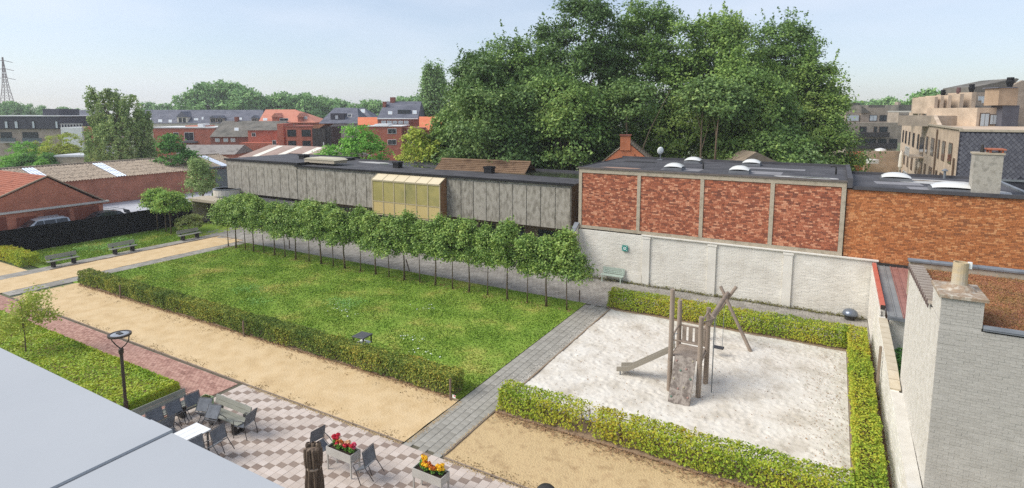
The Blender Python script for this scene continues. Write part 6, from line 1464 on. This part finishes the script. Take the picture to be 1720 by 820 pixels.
# raised parapet horns and roof terrace
MB().prism([(11.5, 9.73), (38, 9.73), (37.6, 11.1), (25.2, 10.9), (24.6, 10.5), (23.6, 9.8), (16.5, 9.8), (16.1, 10.5), (15.3, 10.65)], 'x', .0, .35).build('parapet_horn', m_tan, t)
for k in range(24): pass
f = Far('penthouse', 'stepped brick penthouse storey with chimney fins on the tan flats', 'building', 1640, 58)
f.block(1574, 1642, 194.5, 213, 2, 6, m_tan_d, 'terrace_wall'); f.block(1642, 1683, 181, 213, -.5, 7, m_tan, 'wall'); f.window(1647, 1659, 191, 212, -.5, m_glass_pale, m_brownf); f.window(1663, 1672, 193, 209, -.5, m_glass_pale, m_brownf); f.block(1703.5, 1800, 181, 214, -.5, 7, m_tan_d, 'wall')
for a, b, yt in ((1570.5, 1573.5, 163), (1580.5, 1583.5, 161.5), (1593, 1596, 160), (1613, 1616.5, 157.5), (1633, 1637, 155)): f.block(a, b, yt, 191, 6, 3.5, m_tan, 'chimney_fin')
for a, b, yt in ((1573.6, 1580.4, 163.5), (1583.6, 1592.9, 162), (1596.1, 1612.9, 160.5), (1616.6, 1632.9, 158), (1637.1, 1660, 155)):
    f.block(a, b, yt, 188, 7.2, 4, m_tan_d, 'setback_wall'); f.block(a + (b - a) * .3, b - (b - a) * .25, yt + 7, yt + 14, 7.12, .07, m_glass_pale, 'window'); q0, q1 = f.L(a, 188, 6.2), f.L(b, 188, 6.2); z1 = f.L(a, 178, 7.2).z
    MB().add([(q0.x, 5.8, q0.z), (q1.x, 5.8, q1.z), (q1.x, 7.19, z1), (q0.x, 7.19, z1)], [(0, 1, 2, 3)]).build('lean_roof', m_slate_old, f.root)
f.block(1536, 1600, 186.2, 188.6, 12, 5, m_greyr, 'pergola_roof'); f.block(1650, 1657, 165, 173, 5.93, .06, m_glass_pale, 'window')
q0, q1, q2 = f.L(1636, 163, 9), f.L(1712, 133, 9), f.L(1790, 170, 9)
MB().prism([(q0.x, q0.z - 2.2), (f.L(1655, 160, 9).x, q0.z - 2.2), (q1.x, q1.z), (q1.x - .3, q1.z + .1), (q0.x, f.L(1636, 146, 9).z)], 'y', 9.0, 14).build('big_roof', m_slate_old, f.root); MB().prism([(f.L(1652, 170, 8.9).x, f.L(1652, 170, 8.9).z - 2), (q2.x, q2.z - 2), (q2.x, q2.z), (q1.x + .1, q1.z - .15), (f.L(1652, 170, 8.9).x, f.L(1652, 166, 8.9).z)], 'y', 8.6, 8.95).build('gable', m_tan_d, f.root)
pil = f.block(1679, 1708, 148, 177, -1.3, 1.7, brick_mat('chimney_tan', (172, 146, 120), (186, 160, 134), (172, 152, 130)), 'chimney'); f.block(1677, 1710, 146.5, 147.8, -1.4, 1.9, m_slate, 'chimney_cap', pil); f.block(1685, 1703, 177.2, 268, -1.2, 1.4, m_sl, 'slate_pillar')
def pot(px, yt, yb, v, s_, m=m_black):
    q = f.L(px, yb, v); h = f.L(px, yt, v).z - q.z; MB().lathe([(s_ * .55, 0), (s_, h * .55), (s_ * .95, h * .72), (s_ * .7, h * .75), (s_ * .85, h * .8), (s_ * .8, h)], 12, (q.x, v, q.z)).build('chimney_pot', m, f.root)
pot(1696, 130, 146.3, -.5, .36); pot(1583.5, 151, 162, 8, .27); pot(1609.5, 147, 159, 8, .24, M('brown_pot', [(110, 84, 82)])); pot(1631.5, 141.5, 156, 8, .32)
f = Far('terraced_flats', 'stepped tan brick flats with dark balconies behind the trees on the right', 'building', 1465, 112)
f.wall(1423, 1509, 206, m_tan_d, 9); f.block(1442, 1494, 222.7, 230.5, -.9, .8, M('dark_balcony', [(62, 58, 58), (76, 72, 70)], 1), 'balcony'); f.block(1429, 1507, 241, 250, -1.2, 1.1, MATS['dark_balcony'], 'balcony')
for a, b in ((1444, 1450), (1451, 1454.5), (1468, 1472), (1477, 1490)): f.window(a, b, 213, 222, 0, m_glass, m_brownf, 0)
for a, b in ((1441, 1470), (1475, 1488), (1494, 1506)): f.window(a, b, 234, 243, 0, m_glass, m_dframe, 2)
f.block(1447, 1490, 181, 205.8, 3, 6, m_tan_d, 'setback_storey'); f.window(1461, 1472, 194, 203, 3, m_glass_pale, m_dframe); f.window(1478, 1488, 194, 203, 3, m_glass, m_dframe); f.block(1424, 1442, 194, 203, 2.9, .08, m_glass_pale, 'window_band'); f.block(1421, 1443, 191, 205.8, 3.05, 5, m_tan_d, 'setback_storey')
q = f.L(1455, 203, 3); q1_ = f.L(1473, 176, 3)
MB().prism([(f.L(1446, 203, 2.7).x, f.L(1446, 190, 2.7).z), (f.L(1462, 203, 2.7).x, f.L(1446, 190, 2.7).z), (f.L(1459, 0, 2.7).x, f.L(1459, 177, 2.7).z)], 'y', 2.6, 10).build('gable_roof', m_slate_old, f.root)
f.block(1459, 1486, 176.5, 186, 4, 5, m_slate_old, 'roof'); f.block(1510, 1575, 176, 188, 14, 8, m_slate_old, 'roof'); f.block(1510, 1575, 188.2, 240, 14, 8, m_tan_d, 'rear_wall'); f.block(1509, 1512.5, 171, 177, 15, 1.2, m_tan_d, 'chimney'); f.block(1513, 1525, 193, 200, 13.9, .08, m_glass, 'window_band')
f.block(1424, 1443, 173, 190, 9, 6, m_slate_old, 'roof')
f = Far('garden_walls', 'low tan and orange garden walls below the stepped flats', 'wall', 1468, 84)
f.wall(1425, 1454, 255, brick_mat('wall_orange', (200, 118, 88), (210, 132, 100), (190, 130, 106)), .4); f.wall(1454.2, 1512, 254, m_tan, .4, v=-.4); f.block(1418, 1454, 268, 278, -3, 2.5, m_hedge, 'clipped_hedge'); f.block(1460, 1476, 268.5, 275, -2.5, 1.6, m_whiter, 'white_store')
q = f.L(1484, 254, -.2); MB().lathe([(.8, 0), (.7, .25), (.1, .42)], 14, (q.x, .5, q.z)).build('white_dome', m_dome, f.root)
f = Far('white_lean_to', 'white wall with grey roof edge at the right edge behind the chimney', 'building', 1705, 46)
f.wall(1686, 1800, 264, m_whiter, 5); f.block(1684, 1800, 261, 263.8, -.3, 5.5, m_zinc, 'roof_edge')
f = Far('closed_parasol', 'closed cream parasol on the roof terrace right of the tall trees', 'parasol', 1520, 75)
q0 = f.L(1520, 285); MB().lathe([(.05, max(q0.z, 0)), (.28, q0.z + .4), (.22, q0.z + 2.0), (.03, q0.z + 2.6)], 12).build('canopy', m_cream, f.root); MB().tube([(0, 0, 0), (0, 0, q0.z + .4)], .04, 6).build('pole', m_zinc, f.root)
f = Far('white_marquee', 'small white peaked tent on the roof terrace of the flats', 'tent', 1563, 72)
q0 = f.L(1555, 184.5); q1 = f.L(1571, 184.5); qt = f.L(1563, 179)
MB().add([(q0.x, 0, q0.z), (q1.x, 0, q0.z), (q1.x, 1.2, q0.z), (q0.x, 1.2, q0.z), (0, .6, qt.z)], [(0, 1, 4), (1, 2, 4), (2, 3, 4), (3, 0, 4)]).build('canopy', m_whiter, f.root)
for x in (q0.x, q1.x): MB().box(x - .03, x + .03, .55, .65, 9.7, q0.z).build('leg', m_wframe, f.root)
c_ = tipped('black chair standing under the concrete canopy at the end of the passage', -52.6, 33.0, .6, 0.0)
# ------------------------------------------------------------------ pylon
p = at(14, 188, 330)
t = empty('power_pylon', 'tall steel lattice power pylon at the far left', 'pylon', (p.x, p.y, 0), YAW + .3)
Hh = at(10, 96, 330).z; m_pyl = M('pylon_steel', [(132, 112, 108), (150, 132, 128)], .3, rough=.7)
def wid(z): return max(.3, 3.2 * (1 - z / (Hh * .62)) + 1.1) if z < Hh * .62 else max(.2, 1.1 * (1 - (z - Hh * .62) / (Hh * .4)))
lv = [Hh * k / 14 for k in range(15)]
for sx in (-1, 1):
    for sy in (-1, 1): MB().tube([(sx * wid(z), sy * wid(z), z) for z in lv], .16, 5).build('leg', m_pyl, t)
mb = MB()
for a, b in zip(lv, lv[1:]):
    for k in range(4):
        c = [(-1, -1), (1, -1), (1, 1), (-1, 1)]; (x0, y0), (x1, y1) = c[k], c[(k + 1) % 4]
        mb.tube([(x0 * wid(a), y0 * wid(a), a), (x1 * wid(b), y1 * wid(b), b)], .075, 4); mb.tube([(x1 * wid(a), y1 * wid(a), a), (x0 * wid(b), y0 * wid(b), b)], .075, 4)
mb.build('lattice', m_pyl, t)
for z in (.70, .82, .93): MB().tube([(-5.2 * (1.25 - z * .4), 0, Hh * z), (0, 0, Hh * z + 1.2), (5.2 * (1.25 - z * .4), 0, Hh * z)], .16, 5).build('cross_arm', m_pyl, t)

# ------------------------------------------------------------------ hazy air
m_haze = bpy.data.materials.new('haze_air'); m_haze.use_nodes = True
nt = m_haze.node_tree; nt.nodes.remove(nt.nodes['Principled BSDF'])
pv = nt.nodes.new('ShaderNodeVolumePrincipled'); pv.inputs['Color'].default_value = (.96, .98, 1.0, 1); pv.inputs['Density'].default_value = .0005; pv.inputs['Anisotropy'].default_value = .2
nt.links.new(pv.outputs['Volume'], nt.nodes['Material Output'].inputs['Volume'])
tag(MB().box(-1250, 1250, -1250, 1250, -1.2, 47).build('haze', m_haze), 'thin pale summer haze over the whole view', 'haze', kind='stuff')
